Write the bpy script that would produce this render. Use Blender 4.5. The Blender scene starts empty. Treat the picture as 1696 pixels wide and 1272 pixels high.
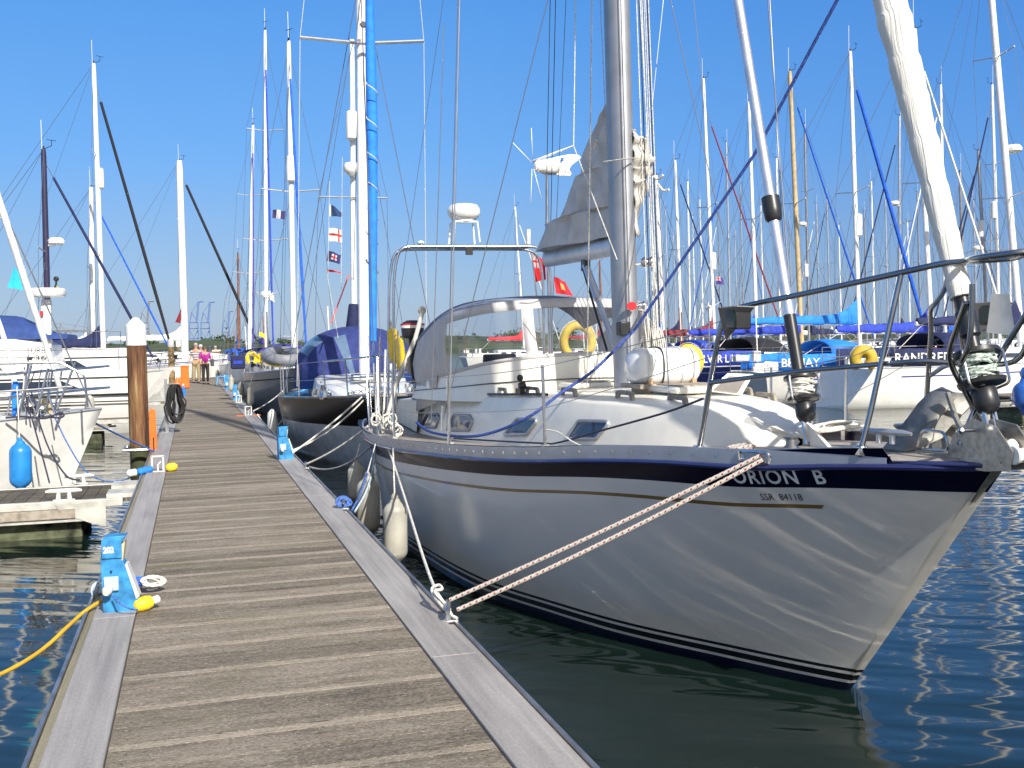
import bpy, math, random
from mathutils import Vector, Matrix, Quaternion
from math import sin, cos, pi, radians, sqrt, exp
S = bpy.context.scene
COL = S.collection
random.seed(7)
V = Vector

# ------------------------------------------------------------------ camera
F, CX, CY, EYE = 1750.0, 848.0, 636.0, 2.1
def cray(px, py): return V((px-CX, -(py-CY), -F))
Yc = cray(318, 577).normalized()
Zc = cray(1318, 558).cross(Yc).normalized()
if Zc.y < 0: Zc = -Zc
Xc = Yc.cross(Zc)
RM = Matrix((Xc, Yc, Zc))
EYEV = V((0, 0, EYE))
cam = bpy.data.objects.new('camera', bpy.data.cameras.new('camera'))
COL.objects.link(cam)
cam.matrix_world = Matrix.Translation(EYEV) @ RM.to_4x4()
cam.data.sensor_width = 36; cam.data.lens = F/1696*36
cam.data.clip_start = .05; cam.data.clip_end = 9000
S.camera = cam
def ray(px, py): return RM @ (cray(px, py)/F)
def at(px, py, d): return EYEV+ray(px, py)*d              # point at a depth
def PZ(px, py, z): r = ray(px, py); return EYEV+r*((z-EYE)/r.z)
def PX(px, py, x): r = ray(px, py); return EYEV+r*(x/r.x)
def PY(px, py, y): r = ray(px, py); return EYEV+r*(y/r.y)

# ------------------------------------------------------------------ light
SUN_AZ, SUN_EL = radians(11), radians(36)
tosun = V((sin(SUN_AZ)*cos(SUN_EL), -cos(SUN_AZ)*cos(SUN_EL), sin(SUN_EL)))
sl = bpy.data.lights.new('sun', 'SUN'); sl.energy = 5.0; sl.angle = radians(.5); sl.color = (1, .95, .87)
so = bpy.data.objects.new('sun', sl); COL.objects.link(so)
so.rotation_euler = tosun.to_track_quat('Z', 'Y').to_euler()
W = bpy.data.worlds.new('World'); S.world = W; W.use_nodes = True
nt = W.node_tree; nt.nodes.clear()
wo = nt.nodes.new('ShaderNodeOutputWorld'); bg = nt.nodes.new('ShaderNodeBackground')
sk = nt.nodes.new('ShaderNodeTexSky'); sk.sky_type = 'NISHITA'; sk.sun_disc = False
sk.sun_elevation = SUN_EL; sk.sun_rotation = radians(166); sk.air_density = 1.15; sk.dust_density = .5; sk.ozone_density = 4.0
tcw = nt.nodes.new('ShaderNodeTexCoord'); spw = nt.nodes.new('ShaderNodeSeparateXYZ'); nt.links.new(tcw.outputs['Generated'], spw.inputs[0])
rp = nt.nodes.new('ShaderNodeValToRGB'); nt.links.new(spw.outputs['Z'], rp.inputs[0]); er = rp.color_ramp.elements
er[0].position = 0; er[0].color = (.33, .46, .66, 1); er[1].position = 1; er[1].color = (.075, .15, .34, 1)
for ps, c_ in ((.055, (.28, .45, .72)), (.17, (.130, .405, .92)), (.33, (.062, .315, .86)), (.6, (.085, .20, .48))):
    q_ = er.new(ps); q_.color = (*c_, 1)
sc_ = nt.nodes.new('ShaderNodeMix'); sc_.data_type = 'RGBA'; sc_.blend_type = 'MIX'; sc_.inputs['Factor'].default_value = .82
ml_ = nt.nodes.new('ShaderNodeMix'); ml_.data_type = 'RGBA'; ml_.blend_type = 'MULTIPLY'; ml_.inputs['Factor'].default_value = 1
SKYK = 7.1; nt.links.new(rp.outputs[0], ml_.inputs['A']); ml_.inputs['B'].default_value = (SKYK, SKYK, SKYK, 1)
nt.links.new(sk.outputs[0], sc_.inputs['A']); nt.links.new(ml_.outputs['Result'], sc_.inputs['B'])
vm_ = nt.nodes.new('ShaderNodeVectorMath'); vm_.operation = 'DOT_PRODUCT'; vm_.inputs[1].default_value = tuple(tosun); nt.links.new(tcw.outputs['Generated'], vm_.inputs[0])
mr_ = nt.nodes.new('ShaderNodeMapRange'); mr_.inputs[1].default_value = .1; mr_.inputs[2].default_value = 1; mr_.interpolation_type = 'SMOOTHSTEP'; nt.links.new(vm_.outputs['Value'], mr_.inputs[0])
gl_ = nt.nodes.new('ShaderNodeMix'); gl_.data_type = 'RGBA'; nt.links.new(mr_.outputs[0], gl_.inputs['Factor']); nt.links.new(sc_.outputs['Result'], gl_.inputs['A']); gl_.inputs['B'].default_value = (6.2, 6.0, 5.8, 1)
mx_ = nt.nodes.new('ShaderNodeMapRange'); mx_.inputs[1].default_value = .2; mx_.inputs[2].default_value = .95; nt.links.new(spw.outputs['X'], mx_.inputs[0])
dk_ = nt.nodes.new('ShaderNodeMix'); dk_.data_type = 'RGBA'; dk_.blend_type = 'MULTIPLY'; nt.links.new(mx_.outputs[0], dk_.inputs['Factor']); nt.links.new(gl_.outputs['Result'], dk_.inputs['A']); dk_.inputs['B'].default_value = (.60, .70, .84, 1)
nt.links.new(dk_.outputs['Result'], bg.inputs[0]); nt.links.new(bg.outputs[0], wo.inputs[0])
bg.inputs[1].default_value = .105
S.view_settings.view_transform = 'Standard'; S.view_settings.look = 'None'
S.view_settings.exposure = .42; S.view_settings.gamma = 1
cy = S.cycles
cy.use_denoising = True; cy.max_bounces = 7; cy.glossy_bounces = 4; cy.transparent_max_bounces = 12
cy.sample_clamp_indirect = 40; cy.use_guiding = True; cy.use_surface_guiding = True; cy.use_volume_guiding = False; cy.guiding_training_samples = 96; cy.caustics_reflective = True; cy.blur_glossy = 0.0

# ------------------------------------------------------------------ materials
MATS = {}
def mat(name, col, rough=.5, metal=0, var=.08, vscale=6, bump=0, bscale=40, spec=.5, coat=0, dirt=None, alpha=1, trans=0):
    if name in MATS: return MATS[name]
    m = bpy.data.materials.new(name); m.use_nodes = True; MATS[name] = m
    t = m.node_tree; b = t.nodes['Principled BSDF']
    b.inputs['Roughness'].default_value = rough; b.inputs['Metallic'].default_value = metal
    b.inputs['Specular IOR Level'].default_value = spec; b.inputs['Coat Weight'].default_value = coat
    b.inputs['Coat Roughness'].default_value = .06
    b.inputs['Alpha'].default_value = alpha; b.inputs['Transmission Weight'].default_value = trans
    c = (*col, 1) if len(col) == 3 else col
    tc = t.nodes.new('ShaderNodeTexCoord')
    n = t.nodes.new('ShaderNodeTexNoise'); n.inputs['Scale'].default_value = vscale; n.inputs['Detail'].default_value = 5
    t.links.new(tc.outputs['Object'], n.inputs['Vector'])
    mx = t.nodes.new('ShaderNodeMix'); mx.data_type = 'RGBA'
    lo = dirt if dirt else tuple(max(0, k*(1-var*2)) for k in col[:3])
    hi = tuple(min(1, k*(1+var)) for k in col[:3])
    mx.inputs['A'].default_value = (*lo, 1); mx.inputs['B'].default_value = (*hi, 1)
    mr = t.nodes.new('ShaderNodeMapRange'); mr.inputs[1].default_value = .3; mr.inputs[2].default_value = .62
    t.links.new(n.outputs['Fac'], mr.inputs[0]); t.links.new(mr.outputs[0], mx.inputs['Factor'])
    t.links.new(mx.outputs['Result'], b.inputs['Base Color'])
    if bump:
        n2 = t.nodes.new('ShaderNodeTexNoise'); n2.inputs['Scale'].default_value = bscale; n2.inputs['Detail'].default_value = 4
        t.links.new(tc.outputs['Object'], n2.inputs['Vector'])
        bp = t.nodes.new('ShaderNodeBump'); bp.inputs['Strength'].default_value = 1; bp.inputs['Distance'].default_value = bump
        t.links.new(n2.outputs['Fac'], bp.inputs['Height']); t.links.new(bp.outputs['Normal'], b.inputs['Normal'])
    return m
def nd(t, ty, **k):
    n = t.nodes.new(ty)
    for a, v in k.items():
        if a.startswith('i_'):
            key = a[2:]; n.inputs[int(key) if key.isdigit() else key].default_value = v
        else: setattr(n, a, v)
    return n
def mth(t, op, a, b=None, c=None, clamp=False):
    n = t.nodes.new('ShaderNodeMath'); n.operation = op; n.use_clamp = clamp
    for i, v in enumerate((a, b, c)):
        if v is None: continue
        if isinstance(v, (int, float)): n.inputs[i].default_value = v
        else: t.links.new(v, n.inputs[i])
    return n.outputs[0]
def mixc(t, f, a, b):
    n = t.nodes.new('ShaderNodeMix'); n.data_type = 'RGBA'
    for k, v in (('Factor', f), ('A', a), ('B', b)):
        if isinstance(v, (int, float)): n.inputs[k].default_value = v
        elif isinstance(v, tuple): n.inputs[k].default_value = (*v[:3], 1)
        else: t.links.new(v, n.inputs[k])
    return n.outputs['Result']

WHITE = mat('gelcoat_white', (.78, .77, .73), .3, coat=.3, var=.03)
CREAM = mat('gelcoat_cream', (.80, .76, .66), .35, coat=.2, var=.03)
STEEL = mat('stainless_steel', (.62, .62, .63), .22, 1, var=.1)
DSTEEL = mat('dull_steel', (.42, .42, .42), .38, .9, var=.15)
ALLOY = mat('anodised_alloy', (.55, .56, .58), .38, .75, var=.06)
WALLOY = mat('white_painted_mast', (.78, .77, .75), .35, var=.04)
WIRE = mat('rigging_wire', (.36, .36, .37), .35, .8)
DWIRE = mat('dark_rigging_wire', (.10, .10, .11), .5, .3)
BLACK = mat('black_plastic', (.02, .02, .022), .38)
RUBBER = mat('black_rubber', (.015, .015, .015), .6)
NAVY = mat('navy_canvas', (.012, .018, .075), .85, var=.2, bump=.004, bscale=9)
BLUE = mat('blue_canvas', (.01, .10, .55), .8, var=.15, bump=.004, bscale=9)
ROYAL = mat('royal_blue_canvas', (.02, .05, .42), .8, var=.15, bump=.004, bscale=9)
GREYC = mat('grey_canvas', (.56, .54, .52), .85, var=.08, bump=.006, bscale=7)
TEAK = mat('weathered_teak', (.30, .26, .21), .8, var=.2, vscale=14, bump=.001, bscale=90)
BROWNW = mat('varnished_wood', (.22, .08, .03), .4, var=.2)
SPRUCE = mat('spruce_mast', (.50, .37, .19), .45, var=.1)
DARKM = mat('dark_navy_mast', (.03, .025, .06), .35)
GLASSD = mat('dark_glass', (.03, .04, .06), .08, spec=.8)
YELLOW = mat('yellow_foam', (.85, .58, .02), .5, var=.1)
ORANGE = mat('orange_plastic', (.9, .15, .01), .5, var=.08)
RED = mat('red_cloth', (.55, .02, .03), .8)
ROPEW = mat('white_rope', (.62, .60, .54), .85, var=.2, vscale=60, bump=.002, bscale=120)
ROPEB = mat('blue_rope', (.06, .14, .42), .8, var=.3, vscale=60, bump=.002, bscale=120)
ROPEK = mat('dark_rope', (.03, .03, .06), .85, var=.4, vscale=80)
FENDW = mat('white_fender_vinyl', (.38, .365, .31), .45, var=.12, vscale=4)  # dull white vinyl, darkened further to stand for shade on the near fender
PBLUE = mat('pedestal_blue', (.03, .23, .50), .55, var=.28, vscale=14, bump=.0006, bscale=60)

# ------------------------------------------------------------------ mesh helpers
class MB:
    def __init__(s): s.v = []; s.f = []; s.m = []; s.uv = {}; s.at = None
    def add(s, vs, fs, m=0):
        o = len(s.v); s.v += [V(p) for p in vs]
        for f in fs: s.f.append([i+o for i in f]); s.m.append(m)
        return o
    def box(s, c, d, rot=None, m=0):
        h = V(d)/2; vs = []
        for z in (-1, 1):
            for y in (-1, 1):
                for x in (-1, 1):
                    p = V((x*h.x, y*h.y, z*h.z)); vs.append((rot @ p if rot else p)+V(c))
        s.add(vs, [(0, 2, 3, 1), (4, 5, 7, 6), (0, 1, 5, 4), (2, 6, 7, 3), (0, 4, 6, 2), (1, 3, 7, 5)], m); return s
    def tube(s, pts, r, n=8, m=0, cap=True, flat=1.0):
        pts = [V(p) for p in pts]
        if len(pts) < 2: return s
        rr = r if isinstance(r, (list, tuple)) else [r]*len(pts)
        o = len(s.v); T = (pts[1]-pts[0]).normalized()
        up = V((0, 0, 1)) if abs(T.z) < .9 else V((0, 1, 0))
        A = T.cross(up).normalized(); L = 0; k = len(pts)
        for i, p in enumerate(pts):
            T2 = (pts[min(i+1, k-1)]-pts[max(i-1, 0)])
            if T2.length > 1e-9: T2.normalize()
            else: T2 = T
            A = (A-T2*A.dot(T2)).normalized(); B = T2.cross(A)
            if i: L += (p-pts[i-1]).length
            for j in range(n):
                a = 2*pi*j/n; s.v.append(p+(A*cos(a)+B*sin(a)*flat)*rr[i]); s.uv[len(s.v)-1] = (j/n, L)
        for i in range(k-1):
            for j in range(n):
                a = o+i*n+j; b = o+i*n+(j+1) % n
                s.f.append([a, b, b+n, a+n]); s.m.append(m)
        if cap:
            s.f.append([o+j for j in range(n)][::-1]); s.m.append(m)
            s.f.append([o+(k-1)*n+j for j in range(n)]); s.m.append(m)
        return s
    def lathe(s, prof, c=(0, 0, 0), ax=(0, 0, 1), n=16, m=0):
        ax = V(ax).normalized(); up = V((1, 0, 0)) if abs(ax.x) < .9 else V((0, 1, 0))
        A = ax.cross(up).normalized(); B = ax.cross(A); o = len(s.v); c = V(c)
        for (r, h) in prof:
            for j in range(n):
                a = 2*pi*j/n; s.v.append(c+ax*h+(A*cos(a)+B*sin(a))*r)
        for i in range(len(prof)-1):
            for j in range(n):
                a = o+i*n+j; b = o+i*n+(j+1) % n
                s.f.append([a, b, b+n, a+n]); s.m.append(m)
        s.f.append([o+j for j in range(n)][::-1]); s.m.append(m)
        k = len(prof)-1; s.f.append([o+k*n+j for j in range(n)]); s.m.append(m)
        return s
    def prism(s, poly, d, m=0, c=None):
        poly = [V(p) for p in poly]; d = V(d); n = len(poly)
        s.add(poly+[p+d for p in poly], [tuple(range(n))[::-1], tuple(range(n, 2*n))]+[(i, (i+1) % n, n+(i+1) % n, n+i) for i in range(n)], m); return s
    def grid(s, rows, m=0, close=False, mf=None):
        o = len(s.v); w = len(rows[0])
        for r in rows: s.v += [V(p) for p in r]
        for i in range(len(rows)-1):
            for j in range(w if close else w-1):
                a = o+i*w+j; b = o+i*w+(j+1) % w
                s.f.append([a, b, b+w, a+w]); s.m.append(mf(i, j) if mf else m)
        return o
    def ball(s, c, r, n=12, m=0, sc=(1, 1, 1)):
        c = V(c); rows = []
        for i in range(n//2+1):
            t = pi*i/(n//2)
            rows.append([c+V((r*sc[0]*sin(t)*cos(2*pi*j/n), r*sc[1]*sin(t)*sin(2*pi*j/n), r*sc[2]*cos(t))) for j in range(n)])
        s.grid(rows, m, True); return s
    def weld(s, e=1e-4):
        d = {}; nv = []; mp = []
        for p in s.v:
            k = (round(p.x/e), round(p.y/e), round(p.z/e))
            if k not in d: d[k] = len(nv); nv.append(p)
            mp.append(d[k])
        s.v = nv; s.f = [[mp[i] for i in f] for f in s.f]; return s
    def build(s, name, mats, parent=None, world=True, ang=38, thick=0, bevel=0):
        me = bpy.data.meshes.new(name)
        vs = s.v
        if parent is not None and world:
            M = wm(parent).inverted(); vs = [M @ p for p in vs]
        me.from_pydata([tuple(p) for p in vs], [], s.f)
        if not isinstance(mats, (list, tuple)): mats = [mats]
        for m in mats: me.materials.append(m)
        if len(mats) > 1: me.polygons.foreach_set('material_index', s.m)
        if s.uv:
            uvl = me.uv_layers.new(name='uv')
            for p in me.polygons:
                us = [s.uv.get(me.loops[li].vertex_index, (0, 0)) for li in p.loop_indices]
                w = any(u[0] > .6 for u in us)
                for li, u in zip(p.loop_indices, us): uvl.data[li].uv = (u[0]+(1 if (w and u[0] < .01) else 0), u[1])
        if s.at:
            for k, vals in s.at.items():
                a = me.attributes.new(k, 'FLOAT', 'POINT'); a.data.foreach_set('value', vals)
        me.validate()
        me.shade_smooth()
        me.set_sharp_from_angle(angle=radians(ang))
        ob = bpy.data.objects.new(name, me); COL.objects.link(ob)
        if parent is not None: ob.parent = parent
        if thick:
            md = ob.modifiers.new('s', 'SOLIDIFY'); md.thickness = thick; md.offset = 0
        if bevel:
            md = ob.modifiers.new('b', 'BEVEL'); md.width = bevel; md.segments = 2; md.limit_method = 'ANGLE'
        return ob
def wm(o):
    m = o.matrix_basis.copy()
    return wm(o.parent) @ m if o.parent else m
def thing(name, label, cat, loc=(0, 0, 0), rz=0, group=None, kind=None):
    o = bpy.data.objects.new(name, None); COL.objects.link(o)
    o.location = loc; o.rotation_euler = (0, 0, rz); o.empty_display_size = .2
    o.matrix_basis = Matrix.Translation(V(loc)) @ Matrix.Rotation(rz, 4, 'Z')
    tag(o, label, cat, group, kind); return o
def tag(o, label=None, cat=None, group=None, kind=None):
    if label: o['label'] = label
    if cat: o['category'] = cat
    if group: o['group'] = group
    if kind: o['kind'] = kind
    return o
def cat_pts(a, b, sag=0, n=14):
    a, b = V(a), V(b); return [a.lerp(b, i/n)-V((0, 0, sag*4*(i/n)*(1-i/n))) for i in range(n+1)]
def smooth(pts, k=6):
    pts = [V(p) for p in pts]; out = []
    for i in range(len(pts)-1):
        p0 = pts[max(i-1, 0)]; p1 = pts[i]; p2 = pts[i+1]; p3 = pts[min(i+2, len(pts)-1)]
        for j in range(k):
            t = j/k
            out.append(.5*((2*p1)+(p2-p0)*t+(2*p0-5*p1+4*p2-p3)*t*t+(3*p1-p0-3*p2+p3)*t**3))
    return out+[pts[-1]]
def arc_corner(pts, r=.1, k=5):
    pts = [V(p) for p in pts]; out = [pts[0]]
    for i in range(1, len(pts)-1):
        a, b, c = pts[i-1], pts[i], pts[i+1]
        ra = min(r, (a-b).length*.45); rc = min(r, (c-b).length*.45)
        p = b+(a-b).normalized()*ra; q = b+(c-b).normalized()*rc
        for j in range(k+1):
            t = j/k; out.append((1-t)**2*p+2*t*(1-t)*b+t*t*q)
    return out+[pts[-1]]
def lerp(xs, ys, x):
    if x <= xs[0]: return ys[0]
    for i in range(len(xs)-1):
        if x <= xs[i+1]:
            t = (x-xs[i])/(xs[i+1]-xs[i]); return ys[i]+(ys[i+1]-ys[i])*t
    return ys[-1]
def splin(xs, ys, x):       # Catmull-Rom through irregular knots
    n = len(xs)
    if x <= xs[0]: return ys[0]
    if x >= xs[-1]: return ys[-1]
    i = max(k for k in range(n-1) if xs[k] <= x)
    h = xs[i+1]-xs[i]; t = (x-xs[i])/h
    def tg(k):
        if k == 0: return (ys[1]-ys[0])/(xs[1]-xs[0])
        if k == n-1: return (ys[-1]-ys[-2])/(xs[-1]-xs[-2])
        return (ys[k+1]-ys[k-1])/(xs[k+1]-xs[k-1])
    m0, m1 = tg(i)*h, tg(i+1)*h
    return (2*t**3-3*t*t+1)*ys[i]+(t**3-2*t*t+t)*m0+(-2*t**3+3*t*t)*ys[i+1]+(t**3-t*t)*m1
def text_mesh(txt, size, font=None, bold=0, spacing=1.0):
    cu = bpy.data.curves.new('t', 'FONT'); cu.body = txt; cu.size = size; cu.offset = bold; cu.space_character = spacing
    cu.resolution_u = 3
    ob = bpy.data.objects.new('t', cu); COL.objects.link(ob)
    dg = bpy.context.evaluated_depsgraph_get(); me = bpy.data.meshes.new_from_object(ob.evaluated_get(dg))
    vs = [v.co.copy() for v in me.vertices]; fs = [list(p.vertices) for p in me.polygons]
    bpy.data.objects.remove(ob); bpy.data.curves.remove(cu); bpy.data.meshes.remove(me)
    return vs, fs
def put_text(txt, size, mapf, m, name, parent, width=None, bold=0, spacing=1.0, world=True):
    vs, fs = text_mesh(txt, size, bold=bold, spacing=spacing)
    x0 = min(v.x for v in vs); x1 = max(v.x for v in vs); y0 = min(v.y for v in vs); k = (width/(x1-x0)) if width else 1
    b = MB(); b.add([mapf((v.x-x0)*k, v.y-y0) for v in vs], fs)
    return b.build(name, m, parent, world)

# ------------------------------------------------------------------ water
WAVES = ((.9, .6, .011, 1), (2.8, .30, .021, 0), (6.0, .24, .0082, 0), (15, .5, .0004, 1))
def make_water():
    m = bpy.data.materials.new('harbour_water'); m.use_nodes = True; t = m.node_tree; b = t.nodes['Principled BSDF']
    b.inputs['Base Color'].default_value = (.006, .014, .011, 1); b.inputs['Roughness'].default_value = .05
    b.inputs['IOR'].default_value = 1.52; b.inputs['Specular Tint'].default_value = (.98, .86, .70, 1)
    g = nd(t, 'ShaderNodeNewGeometry')
    def dotp(v):
        n = nd(t, 'ShaderNodeVectorMath', operation='DOT_PRODUCT'); n.inputs[1].default_value = v; t.links.new(g.outputs['Position'], n.inputs[0]); return n.outputs['Value']
    u, w = dotp((.87, -.5, 0)), dotp((.5, .87, 0))
    h = None
    for sc, st, amp, det in WAVES:
        cb = nd(t, 'ShaderNodeCombineXYZ'); t.links.new(mth(t, 'MULTIPLY', u, sc*st), cb.inputs[0]); t.links.new(mth(t, 'MULTIPLY', w, sc), cb.inputs[1])
        n = nd(t, 'ShaderNodeTexNoise'); n.inputs['Scale'].default_value = 1; n.inputs['Detail'].default_value = det; n.inputs['Roughness'].default_value = .45
        n.inputs['Distortion'].default_value = .3
        t.links.new(cb.outputs[0], n.inputs['Vector'])
        x = mth(t, 'MULTIPLY', n.outputs['Fac'], amp)
        h = x if h is None else mth(t, 'ADD', h, x)
    bp = nd(t, 'ShaderNodeBump'); bp.inputs['Distance'].default_value = 1; bp.inputs['Strength'].default_value = 1
    t.links.new(h, bp.inputs['Height']); t.links.new(bp.outputs[0], b.inputs['Normal'])
    w = MB(); w.grid([[(x, y, 0) for x in (-4000, -60, 60, 4000)] for y in (-400, -60, 120, 6000)])
    o = w.build('water', m); tag(o, 'rippled dark green and blue marina water', kind='structure')
make_water()
# ------------------------------------------------------------------ walkway pontoon
def deck_material():
    m = bpy.data.materials.new('weathered_decking'); m.use_nodes = True; t = m.node_tree; b = t.nodes['Principled BSDF']
    b.inputs['Roughness'].default_value = .85
    g = nd(t, 'ShaderNodeNewGeometry'); a = nd(t, 'ShaderNodeAttribute', attribute_name='pl')
    def noise(sx, sy, det=5, rough=.6, off=0):
        mp = nd(t, 'ShaderNodeMapping'); mp.inputs['Scale'].default_value = (sx, sy, 1); mp.inputs['Location'].default_value = (off, off, 0)
        t.links.new(g.outputs['Position'], mp.inputs[0])
        n = nd(t, 'ShaderNodeTexNoise'); n.inputs['Scale'].default_value = 1; n.inputs['Detail'].default_value = det; n.inputs['Roughness'].default_value = rough
        t.links.new(mp.outputs[0], n.inputs['Vector']); return n.outputs['Fac']
    grain = noise(5, 190, 4, .7); blot = noise(1.6, 9, 4, .6, 3); fine = noise(60, 260, 3, .7, 9)
    f = mth(t, 'ADD', mth(t, 'MULTIPLY', a.outputs['Fac'], .5), mth(t, 'MULTIPLY', grain, .55))
    f = mth(t, 'ADD', f, mth(t, 'MULTIPLY', mth(t, 'SUBTRACT', blot, .5), .75))
    f = mth(t, 'ADD', f, mth(t, 'MULTIPLY', mth(t, 'SUBTRACT', fine, .5), 1.9), clamp=True)
    cr = nd(t, 'ShaderNodeValToRGB'); e = cr.color_ramp.elements
    e[0].position = .16; e[0].color = (.04, .034, .025, 1); e[1].position = .97; e[1].color = (.41, .352, .283, 1)
    q = e.new(.5); q.color = (.178, .148, .110, 1)
    t.links.new(f, cr.inputs[0])
    stain = noise(.9, 1.3, 5, .65, 21); st = nd(t, 'ShaderNodeMapRange'); st.inputs[1].default_value = .50; st.inputs[2].default_value = .68; t.links.new(stain, st.inputs[0])
    col = mixc(t, mth(t, 'MULTIPLY', st.outputs[0], .45), cr.outputs[0], (.13, .125, .065))
    speck = noise(70, 90, 2, .5, 33); sk = mth(t, 'GREATER_THAN', speck, .70); col = mixc(t, mth(t, 'MULTIPLY', sk, .6), col, (.62, .58, .52))
    crack = noise(2.5, 330, 2, .5, 40); ck = mth(t, 'LESS_THAN', crack, .33); col = mixc(t, mth(t, 'MULTIPLY', ck, .7), col, (.03, .025, .02))
    t.links.new(col, b.inputs['Base Color'])
    bp = nd(t, 'ShaderNodeBump'); bp.inputs['Distance'].default_value = .004; bp.inputs['Strength'].default_value = 1
    t.links.new(mth(t, 'ADD', grain, mth(t, 'MULTIPLY', fine, .6)), bp.inputs['Height']); t.links.new(bp.outputs[0], b.inputs['Normal'])
    return m
DECK = deck_material()
def board_material(name, c1, c2, axis='y'):
    m = bpy.data.materials.new(name); m.use_nodes = True; t = m.node_tree; b = t.nodes['Principled BSDF']
    b.inputs['Roughness'].default_value = .6
    g = nd(t, 'ShaderNodeNewGeometry')
    fs = []
    for sc in ((38, .8, 38), (7, 1.1, 7), (90, 40, 90)):
        mp = nd(t, 'ShaderNodeMapping'); mp.inputs['Scale'].default_value = sc if axis == 'y' else (sc[1], sc[0], sc[2])
        t.links.new(g.outputs['Position'], mp.inputs[0])
        n = nd(t, 'ShaderNodeTexNoise'); n.inputs['Scale'].default_value = 1; n.inputs['Detail'].default_value = 4
        t.links.new(mp.outputs[0], n.inputs['Vector']); fs.append(n.outputs['Fac'])
    f = mth(t, 'ADD', mth(t, 'MULTIPLY', fs[0], .5), mth(t, 'MULTIPLY', fs[1], .5))
    f = mth(t, 'ADD', f, mth(t, 'MULTIPLY', mth(t, 'SUBTRACT', fs[2], .5), .35))
    mr = nd(t, 'ShaderNodeMapRange'); mr.inputs[1].default_value = .33; mr.inputs[2].default_value = .66; t.links.new(f, mr.inputs[0])
    t.links.new(mixc(t, mr.outputs[0], c1, c2), b.inputs['Base Color'])
    bp = nd(t, 'ShaderNodeBump'); bp.inputs['Distance'].default_value = .002; t.links.new(f, bp.inputs['Height']); t.links.new(bp.outputs[0], b.inputs['Normal'])
    return m
BOARD = board_material('grey_edge_board', (.22, .205, .195), (.36, .34, .325))
BOARDO = board_material('weathered_olive_board', (.16, .14, .08), (.30, .27, .19))
FLOAT = mat('concrete_float', (.10, .11, .06), .9, var=.5, vscale=5)
ZD = .5
def walkway():
    r = thing('pontoon_walkway', 'long straight grey timber walkway pontoon with smooth edge boards running into the distance', 'pontoon', (.37, 24, ZD))
    b = MB(); pl = []; y = -5.0; k = 0
    while y < 60:
        light = (k % 3 == 0)
        w = .062 if light else .205
        b.box((.37, y+w/2, ZD-.018), (1.476, w-(.008 if light else .005), .036))
        v = (.95 if light else random.uniform(.25, .72)); pl += [v]*8
        y += w; k += 1
    b.at = {'pl': pl}; b.build('decking', DECK, r)
    b = MB(); y = 3.2; rn = random.Random(31); yy = -5.0; k = 0
    while yy < 16:
        light = (k % 3 == 0); w = .062 if light else .205
        if yy > 3 and not light:
            for x in (-.30, .36, 1.04):
                for q in (.05, .155):
                    c = V((x+rn.uniform(-.012, .012), yy+q+rn.uniform(-.006, .006), ZD+.0012)); b.add([c+V((.005*cos(a*pi/3), .005*sin(a*pi/3), 0)) for a in range(6)], [tuple(range(6))])
        yy += w; k += 1
    o = b.build('screw_heads', mat('rusty_screw', (.05, .035, .025), .6), r); o['kind'] = 'stuff'
    for sx, x0 in ((1, 1.11), (-1, -.37)):
        L = 6.1; y = -5.0-(2.0 if sx > 0 else .55)
        while y < 60:
            e = MB(); e.box((x0+sx*.122, y+L/2, ZD-.01), (.236, L-.006, .045)); e.build('edge_board', BOARD, r, bevel=.004)
            y += L
        c = MB(); c.box((x0+sx*.262, 27, ZD-.026), (.042, 65, .03)); c.build('edge_channel', BOARDO if sx < 0 else BOARD, r)
        c = MB(); c.box((x0+sx*.297, 27, ZD-.045), (.018, 65, .10)); c.build('side_rail', DSTEEL, r, bevel=.003)
        c = MB(); c.box((x0+sx*.27, 27, ZD-.16), (.03, 65, .16)); c.build('rubbing_board', TEAK, r)
    for i in range(12):
        f = MB(); f.box((.37, -3+i*5.2, .17), (1.75, 3.4, .5)); f.build('float', FLOAT, r, bevel=.03)
walkway()

# ------------------------------------------------------------------ the large yacht alongside
XO, Y0 = 3.66, 4.12
TD = [0, .12, .35, .8, 1.3, 2, 3, 4, 5, 6, 7, 8, 9, 10, 10.9]
BD = [.035, .14, .28, .50, .72, .98, 1.28, 1.5, 1.64, 1.72, 1.75, 1.73, 1.65, 1.5, 1.3]
TW = [0, .06, .3, .65, 1.43, 2.2, 3.03, 4.5, 6, 8, 9.4]
BW = [.02, .065, .22, .42, .85, 1.14, 1.40, 1.56, 1.6, 1.38, .9]
TZ = [0, .34, .7, 1.14, 1.8, 2.35, 3.32, 4.4, 5.34, 6.5, 8, 10.9]
SZ = [1.56, 1.542, 1.515, 1.473, 1.447, 1.41, 1.32, 1.25, 1.2, 1.14, 1.09, 1.07]
bd = lambda t: splin(TD, BD, t)
bw = lambda t: splin(TW, BW, t)
zs = lambda t: splin(TZ, SZ, t)
def ystem(z): return lerp([-.7, -.03, .116, .677, 1.025, 1.32, 1.56], [6.9, 5.38, 5.29, 4.82, 4.53, 4.27, 4.03], z)
def yend(z): return lerp([-.7, 0, 1.1], [13.4, 14.4, 15.0], z)
def hb(y, z, side=-1):
    t = y-ystem(z)
    if t < 0: t = 0
    sh = zs(max(y-Y0, 0))
    v = max(0, min(1, z/sh))
    b = bw(min(t, 9.4))*(1-v)+bd(min(t*10.9/(yend(z)-ystem(z)), 10.9))*v if v < 1 else bd(t)
    if z < 0: b *= sqrt(max(0, 1-(z/-.75)**2))
    return b
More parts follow.
